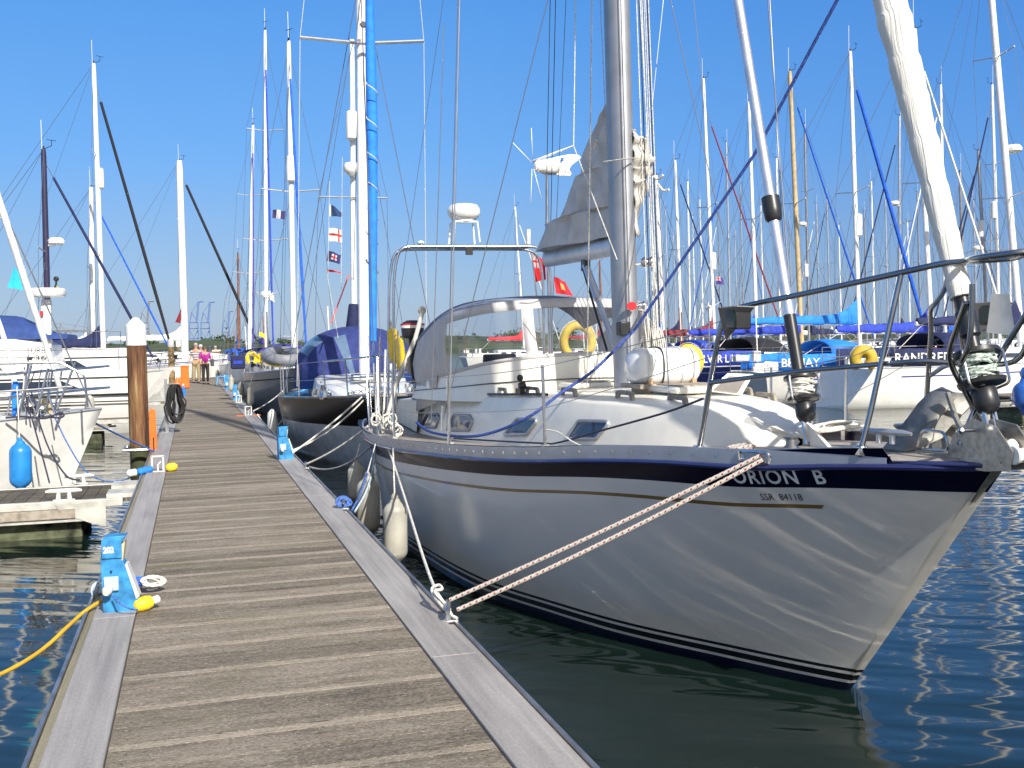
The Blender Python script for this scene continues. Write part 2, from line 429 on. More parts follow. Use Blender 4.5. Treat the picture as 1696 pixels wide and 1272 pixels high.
def hull_mat():
    m = bpy.data.materials.new('hull_paint'); m.use_nodes = True; t = m.node_tree; b = t.nodes['Principled BSDF']
    b.inputs['Roughness'].default_value = .22; b.inputs['Coat Weight'].default_value = .2; b.inputs['Coat Roughness'].default_value = .03
    ds = nd(t, 'ShaderNodeAttribute', attribute_name='ds').outputs['Fac']; tt = nd(t, 'ShaderNodeAttribute', attribute_name='tt').outputs['Fac']
    g = nd(t, 'ShaderNodeNewGeometry'); sp = nd(t, 'ShaderNodeSeparateXYZ'); t.links.new(g.outputs['Position'], sp.inputs[0]); z = sp.outputs['Z']
    def band(x, a, b_): return mth(t, 'MULTIPLY', mth(t, 'GREATER_THAN', x, a), mth(t, 'LESS_THAN', x, b_))
    n = nd(t, 'ShaderNodeTexNoise'); n.inputs['Scale'].default_value = 3; n.inputs['Detail'].default_value = 5; t.links.new(g.outputs['Position'], n.inputs['Vector'])
    c = mixc(t, n.outputs['Fac'], (.53, .52, .50), (.61, .60, .575))
    # faint yellowish tide line just above the boot top
    c = mixc(t, mth(t, 'MULTIPLY', band(z, .16, .30), mth(t, 'MULTIPLY', n.outputs['Fac'], .5)), c, (.50, .48, .38))
    bnd = mth(t, 'LESS_THAN', ds, .235); c = mixc(t, bnd, c, (.0035, .004, .018)); t.links.new(mth(t, 'SUBTRACT', .5, mth(t, 'MULTIPLY', bnd, .35)), b.inputs['Specular IOR Level']); t.links.new(mth(t, 'SUBTRACT', .2, mth(t, 'MULTIPLY', bnd, .2)), b.inputs['Coat Weight'])
    tip = mth(t, 'MULTIPLY', mth(t, 'SUBTRACT', .75, tt, clamp=True), .06)
    gold = mth(t, 'MULTIPLY', band(ds, .338, .362), mth(t, 'GREATER_THAN', tt, .60))
    c = mixc(t, gold, c, (.16, .10, .035))
    for a, b_, col in ((.138, .16, (.008, .008, .012)), (.078, .118, (.008, .008, .012)), (-9, .058, (.006, .008, .03))):
        c = mixc(t, band(z, a, b_), c, col)
    t.links.new(c, b.inputs['Base Color']); return m
def orion():
    r = thing('sailing_yacht', 'large white and navy yacht lettered ORION B, moored alongside the walkway nearest the camera', 'sailing yacht', (XO, 9.5, 0))
    # hull ---------------------------------------------------------------
    b = MB(); DS = []; TT = []
    dsl = [0, .03, .06, .085, .1, .13, .2, .235, .3, .34, .36, .42, .5, .6, .7]
    NS = 64; rows = []; rows_p = []
    for i in range(NS+1):
        s = (i/NS)**1.5; L = []; R = []
        t = s*10.88; sh = zs(t)
        zz = [sh-d for d in dsl]; zb = sh-.7
        zz += [zb*(1-k/6) for k in range(1, 7)]+[-.12, -.3, -.5, -.68]
        cut = .075*max(0, min(1, (.46-t)/.04)); zz = [min(z, sh-cut) if z > sh-.08 else z for z in zz]
        for z in zz:
            y = ystem(z)+s*(yend(z)-ystem(z)); h = hb(y, z)
            L.append((XO-h, y, z)); R.append((XO+h, y, z))
        rows.append(L); rows_p.append(R)
    nz = len(rows[0])
    full = [rows[i]+rows_p[i][::-1] for i in range(NS+1)]
    b.grid(full)
    for i in range(NS+1):
        s = (i/NS)**1.5; sh = zs(s*10.88)
        seq = [sh-p[2] for p in rows[i]]; DS += seq+seq[::-1]; TT += [s*10.88]*(2*nz)
    b.f.append(list(range(NS*2*nz, (NS+1)*2*nz))); b.m.append(0)
    b.f.append(list(range(0, 2*nz))[::-1]); b.m.append(0)
    b.at = {'ds': DS, 'tt': TT}
    b.build('hull', hull_mat(), r, ang=60)
    # deck
    b = MB(); ts = [i/40*10.85 for i in range(41)]
    b.grid([[(XO+k/6*(bd(t)-.012), Y0+t+.02, zs(t)-.075+.04*(1-(k/6)**2)) for k in range(-6, 7)] for t in ts])
    b.build('deck', TEAKD, r)
    b = MB(); b.grid([[(XO+k*(bd(t)-.004), Y0-.09+t*1.2, zs(t)-.082+.008*(1-k*k)) for k in (-1, -.5, 0, .5, 1)] for t in (0.02, .1, .2, .3, .42)]); b.build('bow_plate', STRAKE, r, thick=.02)
    # toe rails, rubbing strakes
    for sg in (-1, 1):
        tl = [.42+i*(10.2/70) for i in range(71)]
        b = MB(); rows = []
        for i, t in enumerate(tl):
            h = bd(t)+.004; zt = zs(t)+.002; low = zs(t)-.088
            if i == 0: zt -= .05
            y = Y0+t
            rows.append([(XO+sg*h, y, low), (XO+sg*(h+.002), y, (zt+low)/2), (XO+sg*h, y, zt), (XO+sg*(h-.022), y, zt), (XO+sg*(h-.024), y, low)])
        b.grid(rows, close=True)
        # scupper slots as flat bright ovals, standing for light showing through
        t = 1.05
        while t < 8.5:
            y = Y0+t; h = bd(t)+.0075; z = zs(t)-.038; dy = V(((bd(t+.1)-bd(t-.1))/.2*sg, 1, 0)).normalized()
            c = V((XO+sg*h, y, z)); out = V((sg, 0, 0))
            ring = [c+dy*(.017*cos(a*pi/4))+V((0, 0, .011*sin(a*pi/4))) for a in range(8)]
            b.add(ring, [tuple(range(8)) if sg < 0 else tuple(range(8))[::-1]], 1)
            t += .17 if (t < 2.6 or t > 2.95) else .3
        b.build('toe_rail', [RAILG, STEEL], r, ang=30)
        b = MB(); b.tube([(XO+sg*(bd(t)+.006), Y0+t, zs(t)-.102) for t in [.0+i*10.8/60 for i in range(61)]], .017, 8)
        b.build('rubbing_strake', STRAKE, r)
    # lettering on the topsides
    def onhull(t0, d0):
        def f(u, v):
            t = t0-u; z = zs(t)-d0+v; zb = zs(t)-d0; y = ystem(zb)+t/10.88*(yend(zb)-ystem(zb)); e = .02
            h = hb(y, z); nx = V((-1, (hb(y+e, z)-hb(y-e, z))/(2*e)*-1, 0)).normalized()
            return V((XO-h, y, z))+nx*.004
        return f
    put_text('ORION  B', .112, onhull(1.165, .213), LETTER, 'lettering', r, width=.53, bold=.002, spacing=1.12)
    put_text('SSR  84118', .055, onhull(.955, .315), BLACK, 'lettering', r, width=.235)
    # coachroof -----------------------------------------------------------
    CYy = [5.8, 6.05, 6.4, 7, 7.8, 8.6, 9.8, 11, 12.5]; CC = [.12, .3, .46, .64, .80, .90, 1.0, 1.06, 1.08]
    CZ = [1.43, 1.50, 1.58, 1.62, 1.62, 1.615, 1.57, 1.53, 1.5]
    cc = lambda y: splin(CYy, CC, y); cz = lambda y: splin(CYy, CZ, y)
    zdk = lambda y: zs(y-Y0)-.07
    b = MB(); rows = []
    for i in range(36):
        y = 5.8+i*6.7/35; c = cc(y); z1 = cz(y); z0 = zdk(y); H = z1-z0
        half = [(c, z0), (c-.028, z0+.25*H), (c-.068, z0+.6*H), (c-.108, z0+.95*H), (c-.122, z1), (c-.15, z1+.012), (c*.5, z1+.05), (0, z1+.065)]
        row = [(XO-x, y, z) for x, z in half]+[(XO+x, y, z) for x, z in half[::-1][1:]]
        rows.append(row)
    b.grid(rows); b.f.append(list(range(15))[::-1]); b.m.append(0); n = len(b.v); b.f.append(list(range(n-15, n))); b.m.append(0)
    roof = b.build('coachroof', CREAM, r, ang=32)
    def side(px, py):            # point of the starboard coachroof side seen in this direction
        rr = ray(px, py); lo = 5.0; hi = 16.0
        def g(d):
            p = EYEV+rr*d; H = max(cz(p.y)-zdk(p.y), .1); k = max(0, min(1, (p.z-zdk(p.y))/H))
            return p.x-(XO-cc(max(5.9, min(12.5, p.y)))+.125*k**1.3)
        for _ in range(50):
            mid = (lo+hi)/2
            if g(lo)*g(mid) <= 0: hi = mid
            else: lo = mid
        return EYEV+rr*((lo+hi)/2)
    c3 = lambda x, y: (650+x/3.742, 560+y/3.742)
    c5 = lambda x, y: (560+x/5.653, 600+y/5.653)
    wins = [([c3(1085, 618), c3(1155, 512), c3(1335, 516), c3(1340, 535), c3(1265, 628), c3(1110, 628)], 0),
            ([c3(695, 595), c3(775, 500), c3(893, 502), c3(895, 520), c3(835, 598), c3(705, 602)], 0),
            ([c5(1020, 638), c5(1082, 492), c5(1235, 498), c5(1265, 550), c5(1228, 640)], 0),
            ([c5(758, 602), c5(835, 484), c5(935, 486), c5(950, 520), c5(915, 612)], 0)]
    for poly, _ in wins:
        P = [side(*p) for p in poly]; cen = sum(P, V())/len(P); outv = (P[1]-P[0]).cross(P[2]-P[1]).normalized()
        if outv.x > 0: outv = -outv
        P = [p+outv*.006 for p in P]
        loop = arc_corner([P[-1].lerp(P[0], .5)]+P+[P[-1].lerp(P[0], .5)], .03, 4)
        fb = MB(); fb.tube(loop, .014, 8, cap=False); fr = fb.build('window', RAILG, r)
        pb = MB(); pts = [cen+(p-cen)*.97 for p in loop[:-1]]; n_ = len(pts)
        cx_ = sum(p[0] for p in poly)/len(poly); cy_ = sum(p[1] for p in poly)/len(poly); cc_ = side(cx_, cy_)+outv*.012
        pb.add([cc_]+pts, [(0, i+1, (i+1) % n_+1) for i in range(n_)]); pb.build('pane', GLASSD, fr)
    # grab handles of teak
    for pa, pb_ in ((9.75, 10.05), (8.95, 9.25), (8.2, 8.5), (7.35, 7.62), (6.75, 7.0)):
        for sg in (-1, 1):
            xh = lambda y: XO+sg*(cc(y)-.21)
            y0, y1 = pa-.04, pb_+.04; b = MB(); z0 = cz(y0)+.02
            prof = [(0, 0), (.02, .055), (.05, .07), ((y1-y0)-.05, .07), ((y1-y0)-.02, .055), (y1-y0, 0), ((y1-y0)-.05, 0), ((y1-y0)-.075, .038), (.075, .038), (.05, 0)]
            b.prism([(xh(y0)-.013, y0+a, z0+c_) for a, c_ in prof], (.026, 0, 0)); b.build('grab_handle', TEAK, r, bevel=.004)
    # genoa track and winch car on the coachroof edge
    b = MB(); b.tube([(XO-cc(y)+.15, y, cz(y)+.03) for y in [8.6+i*.3 for i in range(11)]], .014, 6); b.box((XO-cc(9.2)+.15, 9.2, cz(9.2)+.06), (.05, .14, .05))
    b.build('sheet_track', BLACK, r)
    b = MB(); c = V((XO-cc(9.2)+.15, 9.2, cz(9.2)+.08)); b.lathe([(.0, -.02), (.035, -.01), (.04, .02), (.035, .05), (0, .06)], c+V((0, 0, .02)), (1, 0, .2), 12); b.ball(c+V((0, 0, .1)), .032, 10)
    b.build('turning_block', BLACK, r)
    # hatches
    for (x, y, w, l, z) in ((XO, 7.35, .52, .55, 1.72), (XO-.1, 9.25, .5, .4, 1.69)):
        b = MB(); b.box((x, y, z), (w, l, .05)); h = b.build('hatch', CREAM, r, bevel=.02)
        b = MB(); b.box((x, y, z+.03), (w-.12, l-.12, .012)); b.build('pane', TEAK, h)
    b = MB(); b.prism([PY(*p, 6.9) for p in ((1172, 648), (1205, 618), (1248, 620), (1228, 655))], (.02, .03, 0)); fh = b.build('hatch', CREAM, r, bevel=.005)
    b = MB(); b.prism([PY(*p, 6.885) for p in ((1182, 645), (1207, 623), (1238, 624), (1222, 650))], (.004, .004, 0)); b.build('pane', mat('smoked_acrylic', (.22, .2, .19), .15), fh)
    # windscreen moulding -------------------------------------------------
    PL = [(-1.14, 12.3, 1.62), (-1.08, 11.4, 1.72), (-.99, 10.6, 1.81), (-.82, 10.02, 1.89), (-.45, 9.7, 1.94), (0, 9.6, 1.96)]
    PL = PL+[(-x, y, z) for x, y, z in PL[:-1][::-1]]
    PL = smooth(PL, 4); NP = len(PL)
    b = MB(); b.grid([[(XO+p.x*1.05, p.y-.02, cz(p.y)-.04) for p in PL], [(XO+p.x, p.y, (cz(p.y)+p.z)/2) for p in PL], [(XO+p.x*.985, p.y+.02, p.z) for p in PL], [(XO+p.x*.93, p.y+.07, p.z+.01) for p in PL], [(XO+p.x*.9, p.y+.1, cz(p.y)-.05) for p in PL]])
    ws = b.build('windscreen_moulding', CREAM, r, ang=50)
    b = MB(); b.tube([(XO+p.x*1.008, p.y-.012, cz(p.y)+(p.z-cz(p.y))*.42) for p in PL], .006, 6); b.build('seam', BLACK, ws)
    # spray hood
    HP = [(-1.12, 12.2, 2.12), (-1.08, 11.3, 2.36), (-1.02, 10.5, 2.44), (-.8, 10.1, 2.49), (-.42, 9.98, 2.52), (0, 9.95, 2.53)]
    HP = smooth(HP+[(-x, y, z) for x, y, z in HP[:-1][::-1]], 4)
    hood = MB(); rows = [[V((XO+p.x*.985, p.y+.02, p.z)) for p in PL], [V((XO+p.x, p.y, p.z)) for p in HP]]
    mid = [[rows[0][j].lerp(rows[1][j], k)+V((PL[j].x*.05*sin(pi*k), -.03*sin(pi*k), 0)) for j in range(NP)] for k in (0, .06, .16, .5, .84, .93, 1)]
    canv, clear = MB(), MB()
    colstrip = set(range(0, 6)) | {15, 25} | set(range(NP-8, NP))
    for i in range(6):
        for j in range(NP-1):
            q = [mid[i][j], mid[i][j+1], mid[i+1][j+1], mid[i+1][j]]
            (canv if (i == 0 or i >= 4 or j in colstrip) else clear).add(q, [(0, 1, 2, 3)])
    AR = [V((XO+p.x*(1.0), 12.35, 2.12+.5*(1-abs(p.x/1.12)**3.2))) for p in HP]
    topm = [[V((XO+p.x, p.y, p.z)) for p in HP], [(V((XO+p.x*.99, p.y, p.z))).lerp(AR[j], .33)+V((0, 0, .03)) for j, p in enumerate(HP)], [(V((XO+p.x, p.y, p.z))).lerp(AR[j], .7)+V((0, 0, .02)) for j, p in enumerate(HP)], AR]
    tc = MB()
    for i in range(3):
        for j in range(NP-1):
            q = [topm[i][j], topm[i][j+1], topm[i+1][j+1], topm[i+1][j]]
            side_ = abs(HP[j].x) > 1.0 and abs(HP[j+1].x) > 1.0
            (clear if side_ and HP[j].x > 0 else tc).add(q, [(0, 1, 2, 3)])
    tc.weld()
    canv.weld(); clear.weld()
    hd = canv.build('spray_hood', HOODC, r, thick=.006, ang=60)
    tc.build('roof_panel', mat('shade_tinted_canvas', (.15, .18, .25), .85, var=.08, bump=.006, bscale=7), hd, thick=.006, ang=60)  # roof canvas coloured darker and bluer to stand for shade
    clear.build('window', CLEAR, hd, ang=60)
    b = MB(); b.grid([[V((XO-1.14, 12.3, 1.3)), V((XO-1.1, 11.4, 1.45))], [V((XO-1.12, 12.3, 1.66)), V((XO-1.08, 11.4, 1.76))]])
    b.build('side_flap', HOODC, hd, thick=.006)
    # cockpit coamings aft of the roof
    for sg in (-1, 1):
        b = MB(); b.grid([[(XO+sg*(1.12-.03*k), 12.4+k*.5, 1.05), (XO+sg*(1.08-.03*k), 12.4+k*.5, 1.42-.02*k), (XO+sg*(.9-.03*k), 12.4+k*.5, 1.44-.02*k), (XO+sg*(.86-.03*k), 12.4+k*.5, 1.05)] for k in range(5)])
        b.build('coaming', CREAM, r)
    for sg in (-1, 1):
        b = MB(); b.lathe([(.06, 0), (.075, .02), (.05, .05), (.048, .1), (.07, .13), (.07, .15), (.0, .16)], (XO+sg*1.0, 12.9, 1.41)); b.build('winch', STEEL, r)
    # fuel can shapes and helm console seen through the hood
    b = MB(); b.box((3.62, 12.5, 1.75), (.42, .06, .42)); b.box((3.62, 12.5, 1.5), (.62, .3, .18)); b.build('instrument_pod', NAVY, r, bevel=.02)
    # mast -----------------------------------------------------------------
    M0, M1 = V((XO, 8.62, 1.66)), V((XO, 9.05, 15.4))
    mp = lambda z: M0.lerp(M1, (z-M0.z)/(M1.z-M0.z))
    b = MB(); rows = []
    for k in range(8):
        c = M0.lerp(M1, k/7); rows.append([c+V((.108*cos(a*pi/12), .145*sin(a*pi/12), 0)) for a in range(24)])
    b.grid(rows, close=True); b.f.append(list(range(7*24, 8*24))); b.m.append(0)
    mast = b.build('mast', mat('mast_alloy', (.36, .365, .38), .46, .6, var=.05), r, ang=50)
    b = MB()
    for x in (-.012, .012): b.tube([mp(1.75)+V((x-.03, -.146, 0)), mp(15)+V((x-.03, -.146, 0))], .004, 4)
    b.build('sail_track', DSTEEL, mast)
    b = MB(); b.box(mp(2.2)+V((-.06, -.10, 0)), (.1, .1, .12)); b.build('mast_collar', BLACK, mast, bevel=.01)
    for z, L in ((6.2, .95), (10.8, .8)):
        for sg in (-1, 1):
            b = MB(); b.tube([mp(z), mp(z)+V((sg*L, .15, .06))], .025, 8, flat=.5); b.build('spreader', ALLOY, mast)
    b = MB(); c = mp(2.75)+V((.2, -.08, .03)); b.lathe([(.03, -.06), (.055, -.03), (.03, 0), (.055, .03), (.05, .06)], c, (.9, -.4, 0), 14); b.tube([c, mp(2.75)+V((.06, -.05, 0))], .012)
    b.build('deck_light', STEEL, mast)
    b = MB(); ov = PY(1045, 507, 8.44); b.add([ov+V((.048*cos(a*pi/10), -.02, .036*sin(a*pi/10))) for a in range(20)], [tuple(range(20))]); b.build('sticker', RED, mast)
    # halyards down the mast and coils at its foot
    hz = random.Random(4)
    for i in range(7):
        a = 1.0+i*.13; x = .135*sin(a)+.026*i; y = -.15*cos(a)-.02+.012*i
        b = MB(); top = mp(14.5)+V((x*.7, y*.6, 0)); bot = mp(1.8+hz.random()*.3)+V((x*1.35, y*1.3-.02, 0))
        b.tube([top, bot], .005, 5); b.build('halyard', [ROPEW, ROPEK, ROPEW, DWIRE][i % 4], mast)
    for i in range(9):
        b = MB(); x = .15+i*.022; z1 = 2.35-.02*i
        b.tube(smooth([mp(z1)+V((x, -.05, 0)), mp(2.0)+V((x+.03, -.07, 0)), mp(1.78)+V((x+.035, -.05, 0)), mp(1.95)+V((x+.02, -.02, 0)), mp(z1)+V((x, -.02, 0))], 5), .007, 5)
        b.build('coiled_halyard', ROPEW, mast)
    for z in (1.95, 2.4):
        b = MB(); b.lathe([(.035, 0), (.045, .01), (.032, .03), (.032, .07), (.045, .09), (0, .1)], mp(z)+V((.09, 0, 0)), (1, -.2, 0), 12); b.build('winch', STEEL, mast)
    # boom, kicker and bundled mainsail
    B0, B1 = PX(1017, 409, XO), PX(906, 429, XO); B0.y = 8.78; 
    b = MB(); rows = []
    for k in range(6):
        c = B0.lerp(B1, k/5); rows.append([c+V((.055*cos(a*pi/8), 0, .088*sin(a*pi/8))) for a in range(16)])
    b.grid(rows, close=True); b.f.append(list(range(16))); b.m.append(0); b.f.append(list(range(80, 96))); b.m.append(0)
    boom = b.build('boom', mat('boom_alloy', (.62, .62, .63), .4, .3), r)
    k0, k1 = PX(970, 440, XO), PX(1016, 580, XO); k1.y = 8.85
    b = MB(); b.tube([k0, k0.lerp(k1, .42)], .038, 10); b.tube([k0.lerp(k1, .40), k1], .028, 10); b.build('kicker', ALLOY, boom)
    b = MB(); b.box(k0+V((0, 0, .02)), (.06, .1, .14)); b.tube([k0+V((-.03, 0, -.02)), k1+V((-.05, .1, 0))], .012, 6); b.build('kicker_tackle', BLACK, boom)
    outl = [(903, 417), (921, 378), (918, 372), (942, 366), (951, 345), (958, 318), (965, 296), (974, 290), (974, 262), (981, 242), (996, 205), (1008, 173)]
    b = MB(); rows = []
    N = 40
    mx = [PX(*p, XO) for p in outl]
    for i in range(N+1):
        u = i/N*(len(mx)-1); i0 = min(int(u), len(mx)-2); e = mx[i0].lerp(mx[i0+1], u-i0)
        z = e.z; inner = V((XO, 8.78, max(z+.0, B0.z+.1)))
        if z < B0.z+.14: inner = V((XO, 8.78, B0.z+.09))
        wid = .03+.13*min(1, (inner-e).length/1.2)
        row = []
        K = 22
        for sgn in (-1, 1):
            for j in range(K+1):
                s = j/K if sgn < 0 else 1-j/K
                fold = .055*sin(7*s+.35*i)*sin(.3*i+s*3)+.022*sin(15*s-.3*i)+.006*sin(37*s+i*.3)
                w = wid*sin(pi*min(1, s*.8+.2))**.7
                row.append(e.lerp(inner, s)+V((sgn*(w+fold*sin(pi*s)), 0, .03*sin(7*s+i)*s*(1-s))))
        rows.append(row)
    b.grid(rows, close=True); b.build('bundled_mainsail', GREYC, r, ang=80)
    # the same cover wraps round the fore side of the mast to port
    fp = [(1052, 222), (1068, 234), (1082, 262), (1080, 282), (1070, 296), (1072, 316), (1060, 345), (1056, 392)]
    b = MB(); rows = []
    for i, p in enumerate(smooth([PY(*p, 8.7) for p in fp], 4)):
        w = p.x-XO; row = []
        for j in range(14):
            s = j/13; a = pi*s
            row.append(V((XO+.07+(w-.07)*sin(a)**.8*(1+.05*sin(5*a+i)), 8.56+.32*s+.03*sin(i*1.3), p.z+.02*sin(3*a+i))))
        rows.append(row)
    b.grid(rows); b.build('sail_bundle_flap', mat('pale_canvas', (.55, .52, .47), .85, var=.08, bump=.006, bscale=7), r, ang=80, thick=.01)
    b = MB(); b.tube(smooth([PY(1000, 268, 8.45), PY(1030, 264, 8.4), PY(1052, 262, 8.5)], 4), .012, 6, flat=.4); b.build('sail_tie', ROPEW, r)
    for q in ((978, 248, 988, 232), (1083, 292, 1098, 290), (1090, 305, 1108, 314)):
        b = MB(); b.tube(smooth([PY(q[0], q[1], 8.5), PY((q[0]+q[2])/2, (q[1]+q[3])/2+6, 8.45), PY(q[2], q[3], 8.4)], 4), .012, 5); b.build('sail_tie', ROPEW, r)
    # furled genoa ------------------------------------------------------------
    G0 = V((XO, 4.20, 1.74)); G1 = V((XO, 8.75, 15.2)); gd = (G1-G0); g = lambda z: G0+gd*((z-G0.z)/gd.z)
    fs = MB(); fs.tube([G0, G1], .014, 8); stay = fs.build('forestay', ALLOY, r)
    b = MB(); pts = []; rr = []; rn = random.Random(3)
    zl = [2.28+i*.035 for i in range(130)]+[6.9+i*.4 for i in range(19)]
    for i, z in enumerate(zl):
        ph = (z*4.2) % 1.0
        pts.append(g(z)); rr.append((.052+.035*min(1, (z-2.2)/1.6)-.003*max(0, z-5)*.8)*(1+.10*(ph-.5))*(1+.03*sin(z*17)))
    b.tube(pts, rr, 22); 
    sail = b.build('furled_genoa', GENOA, stay, ang=60)
    b = MB(); b.tube([g(2.0), g(2.34)], .036, 12); b.lathe([(.03, -.05), (.05, -.03), (.05, .09), (.03, .11)], g(2.12), gd); b.build('luff_spar', BLACK, stay)
    def furler(parent, p, ax, drum_r, line, spoolh=.13):
        d = MB(); d.lathe([(.03, spoolh*.5+.015), (drum_r, spoolh*.5+.02), (drum_r*1.02, spoolh*.5), (.05, spoolh*.5-.01)], p, ax, 24)
        d.lathe([(.05, -spoolh*.5+.01), (drum_r, -spoolh*.5), (drum_r*.95, -spoolh*.5-.02), (.04, -spoolh*.5-.02)], p, ax, 24)
        dm = d.build('furler_drum', BLACK, parent)
        d = MB(); A = V(ax).normalized()
        q = A.to_track_quat('Z', 'Y'); pts = []
        for i in range(220):
            a = i*.33; h = -spoolh*.45+spoolh*.9*abs(((i/36) % 2)-1); R = drum_r*.66+.012*sin(i*.7)
            pts.append(V(p)+q @ V((R*cos(a), R*sin(a), h)))
        d.tube(pts, .008, 5); d.build('furling_line', line, dm)
        d = MB()
        for a in (0.4, 2.5, 4.6):
            e = q @ V((cos(a), sin(a), 0)); pp = [V(p)+e*.04-A*(spoolh*.9), V(p)+e*drum_r*1.08-A*(spoolh*.75), V(p)+e*drum_r*1.08+A*(spoolh*.55), V(p)+e*drum_r*.95+A*(spoolh*.62)]
            d.tube(arc_corner(pp, .03), .007, 6)
        d.build('line_guard', STEEL, dm)
        d = MB(); d.lathe([(.05, 0), (.06, -.015), (.06, -.09), (.045, -.12), (.025, -.13)], V(p)-A*spoolh*.75, A, 18); d.build('bearing_housing', BLACK, dm)
        d = MB()
        for e in (-1, 1): 
            s_ = q @ V((.03*e, 0, 0)); d.tube([V(p)-A*(spoolh*.75+.1)+s_, V(p)-A*(spoolh*.75+.27)+s_], .011, 6)
        d.ball(V(p)-A*(spoolh*.75+.27), .022, 8); d.build('toggle', STEEL, dm)
    furler(stay, g(1.93), gd, .115, ROPEG)
    # inner forestay with its own furler -------------------------------------
    I0 = V((XO, 5.74, 1.47)); I1 = V((XO, 8.8, 12.2)); idr = I1-I0; gi = lambda z: I0+idr*((z-I0.z)/idr.z)
    b = MB(); b.tube([I0, gi(1.62)], .012, 8); b.tube([gi(2.2), I1], .036, 14); st2 = b.build('inner_forestay', mat('brushed_alloy', (.72, .72, .74), .3, .8), r)
    b = MB(); b.tube([gi(1.86), gi(2.24)], .04, 14); b.build('black_sleeve', BLACK, st2)
    b = MB(); p = gi(2.93); b.lathe([(.038, -.08), (.055, -.06), (.06, 0), (.06, .09), (.04, .095)], p, idr, 16); b.build('halyard_swivel', BLACK, st2)
    furler(st2, gi(1.78), idr, .10, ROPEW, .12)
    b = MB(); b.prism([(XO-.012, 5.5, 1.42), (XO-.012, 5.74, 1.56), (XO-.012, 6.02, 1.47), (XO-.012, 6.02, 1.42)], (.024, 0, 0)); b.build('stay_chainplate', CREAM, r)
    # wires: (top px, bottom px, plane of each end)
    for (a, pa, c, pc, rad, mt) in (
        ((763, -60), 8.4, (744, 716), 8.25, .006, WIRE), ((760, -60), 8.5, (740, 714), 8.4, .004, DWIRE),
        ((922, -60), 8.5, (733, 700), 8.9, .004, DWIRE), ((735, 40), 9.0, (714, 700), 9.5, .004, WIRE),
        ((912, -40), 9.2, (903, 420), 10.8, .004, DWIRE), ((921, -40), 9.2, (911, 420), 11, .004, ROPEK),
        ((939, -40), 9.3, (915, 520), 12.5, .003, DWIRE), ((954, -40), 8.9, (950, 242), 8.6, .005, ROPEW), ((950, 242), 8.6, (1022, 430), 8.5, .005, ROPEW),
        ((981, -40), 8.3, (972, 640), 8.2, .006, ROPEW), ((992, -40), 8.9, (1010, 340), 8.75, .0035, ROPEW),
        ((1103, -40), 8.9, (1078, 195), 8.8, .003, WIRE), ((1058, -40), 8.6, (1092, 600), 8.4, .005, ROPEW), ((1065, -40), 8.6, (1086, 560), 8.4, .004, ROPEW),
        ((1104, -30), 8.6, (1198, 390), 8.2, .004, DWIRE), ((1146, -30), 8.9, (1166, 180), 8.7, .003, DWIRE),
        ((1093, 330), 8.2, (1108, 655), 7.2, .005, WIRE), ((1269, -40), 6.9, (1312, 530), 6.0, .0045, DWIRE), ((1273, -40), 6.9, (1306, 560), 6.0, .003, WIRE),
        ((590, -40), 15.5, (640, 700), 13.2, .003, DWIRE), ((740, -40), 10, (652, 560), 13, .003, WIRE)):
        b = MB(); b.tube([PY(*a, pa), PY(*c, pc)], rad, 5); b.build('rigging_wire', mt, r)
    # shroud adjusters
    for p in ((744, 690), (733, 672)):
        b = MB(); q = PY(*p, 8.3 if p[0] > 740 else 8.85); b.tube([q, q+V((-.01, 0, -.22))], .011, 8); b.build('rigging_screw', STEEL, r)
    # blue control line down from the masthead to the side deck
    pts = [PY(1392, -10, 6.6), PY(1250, 255, 7.3), PY(1052, 545, 8.2), PY(985, 612, 8.1), PY(930, 650, 8.0), PY(880, 688, 8.0), PY(820, 715, 8.3), PY(770, 723, 8.6), PY(715, 716, 9.6), PY(690, 700, 10.2)]
    b = MB(); b.tube(pts[:3]+smooth(pts[2:], 5)[1:], .0125, 8); b.build('control_line', mat('navy_rope', (.03, .065, .27), .75, var=.3, vscale=60), r)
    # stanchions, lifelines ------------------------------------------------------
    def stan(t, sg, h=.64):
        p = V((XO+sg*(bd(t)-.05), Y0+t, zs(t)-.06)); b = MB(); b.box(p+V((0, 0, .04)), (.05, .05, .08)); b.tube([p, p+V((sg*.01, 0, h))], .0125, 8)
        b.ball(p+V((sg*.01, 0, h)), .016, 8); b.build('stanchion', STEEL, r); return p+V((sg*.01, 0, h))
    for sg in (-1, 1):
        tops = [stan(t, sg) for t in (3.07, 4.72, 6.6, 8.4)]
        st = V((XO+sg*(bd(1.35)-.02), Y0+1.35, zs(1.3)+.74))
        for k in (1, .5):
            b = MB(); pts = [st-V((0, 0, .36*(1-k)))]+[q-V((0, 0, .60*(1-k))) for q in tops]+[V((XO+sg*1.45, 14.2, 1.06+.62*k+.06))]
            for i in range(len(pts)-1): b.tube(cat_pts(pts[i], pts[i+1], .012, 6), .0032 if k == 1 else .0028, 5)
            b.build('lifeline', WIRE, r)
    b = MB(); b.tube(smooth([PY(1165, 660, 5.75), PY(1100, 684, 6.1), PY(1000, 712, 6.8), PY(925, 733, 7.2), PY(895, 734, 7.4), PY(800, 729, 8.4), PY(752, 726, 8.9)], 4), .0075, 6); b.build('jackline', ROPEK, r)
    b = MB(); b.tube(smooth([PY(902, 711, 7.25), PY(925, 716, 7.1), PY(955, 735, 6.9), PY(1000, 748, 6.7), PY(1100, 747, 6.2)], 5), .005, 6); b.build('cord', ROPEW, r)
    # pulpit --------------------------------------------------------------------
    def bent(pts, rad, name='pulpit_tube'):
        b = MB(); b.tube(arc_corner(pts, .09, 6), rad, 10); return b.build('pulpit_rail' if name == 'pulpit_tube' else name, DPOL, r)
    T = lambda px, py, y: PY(px, py, y)
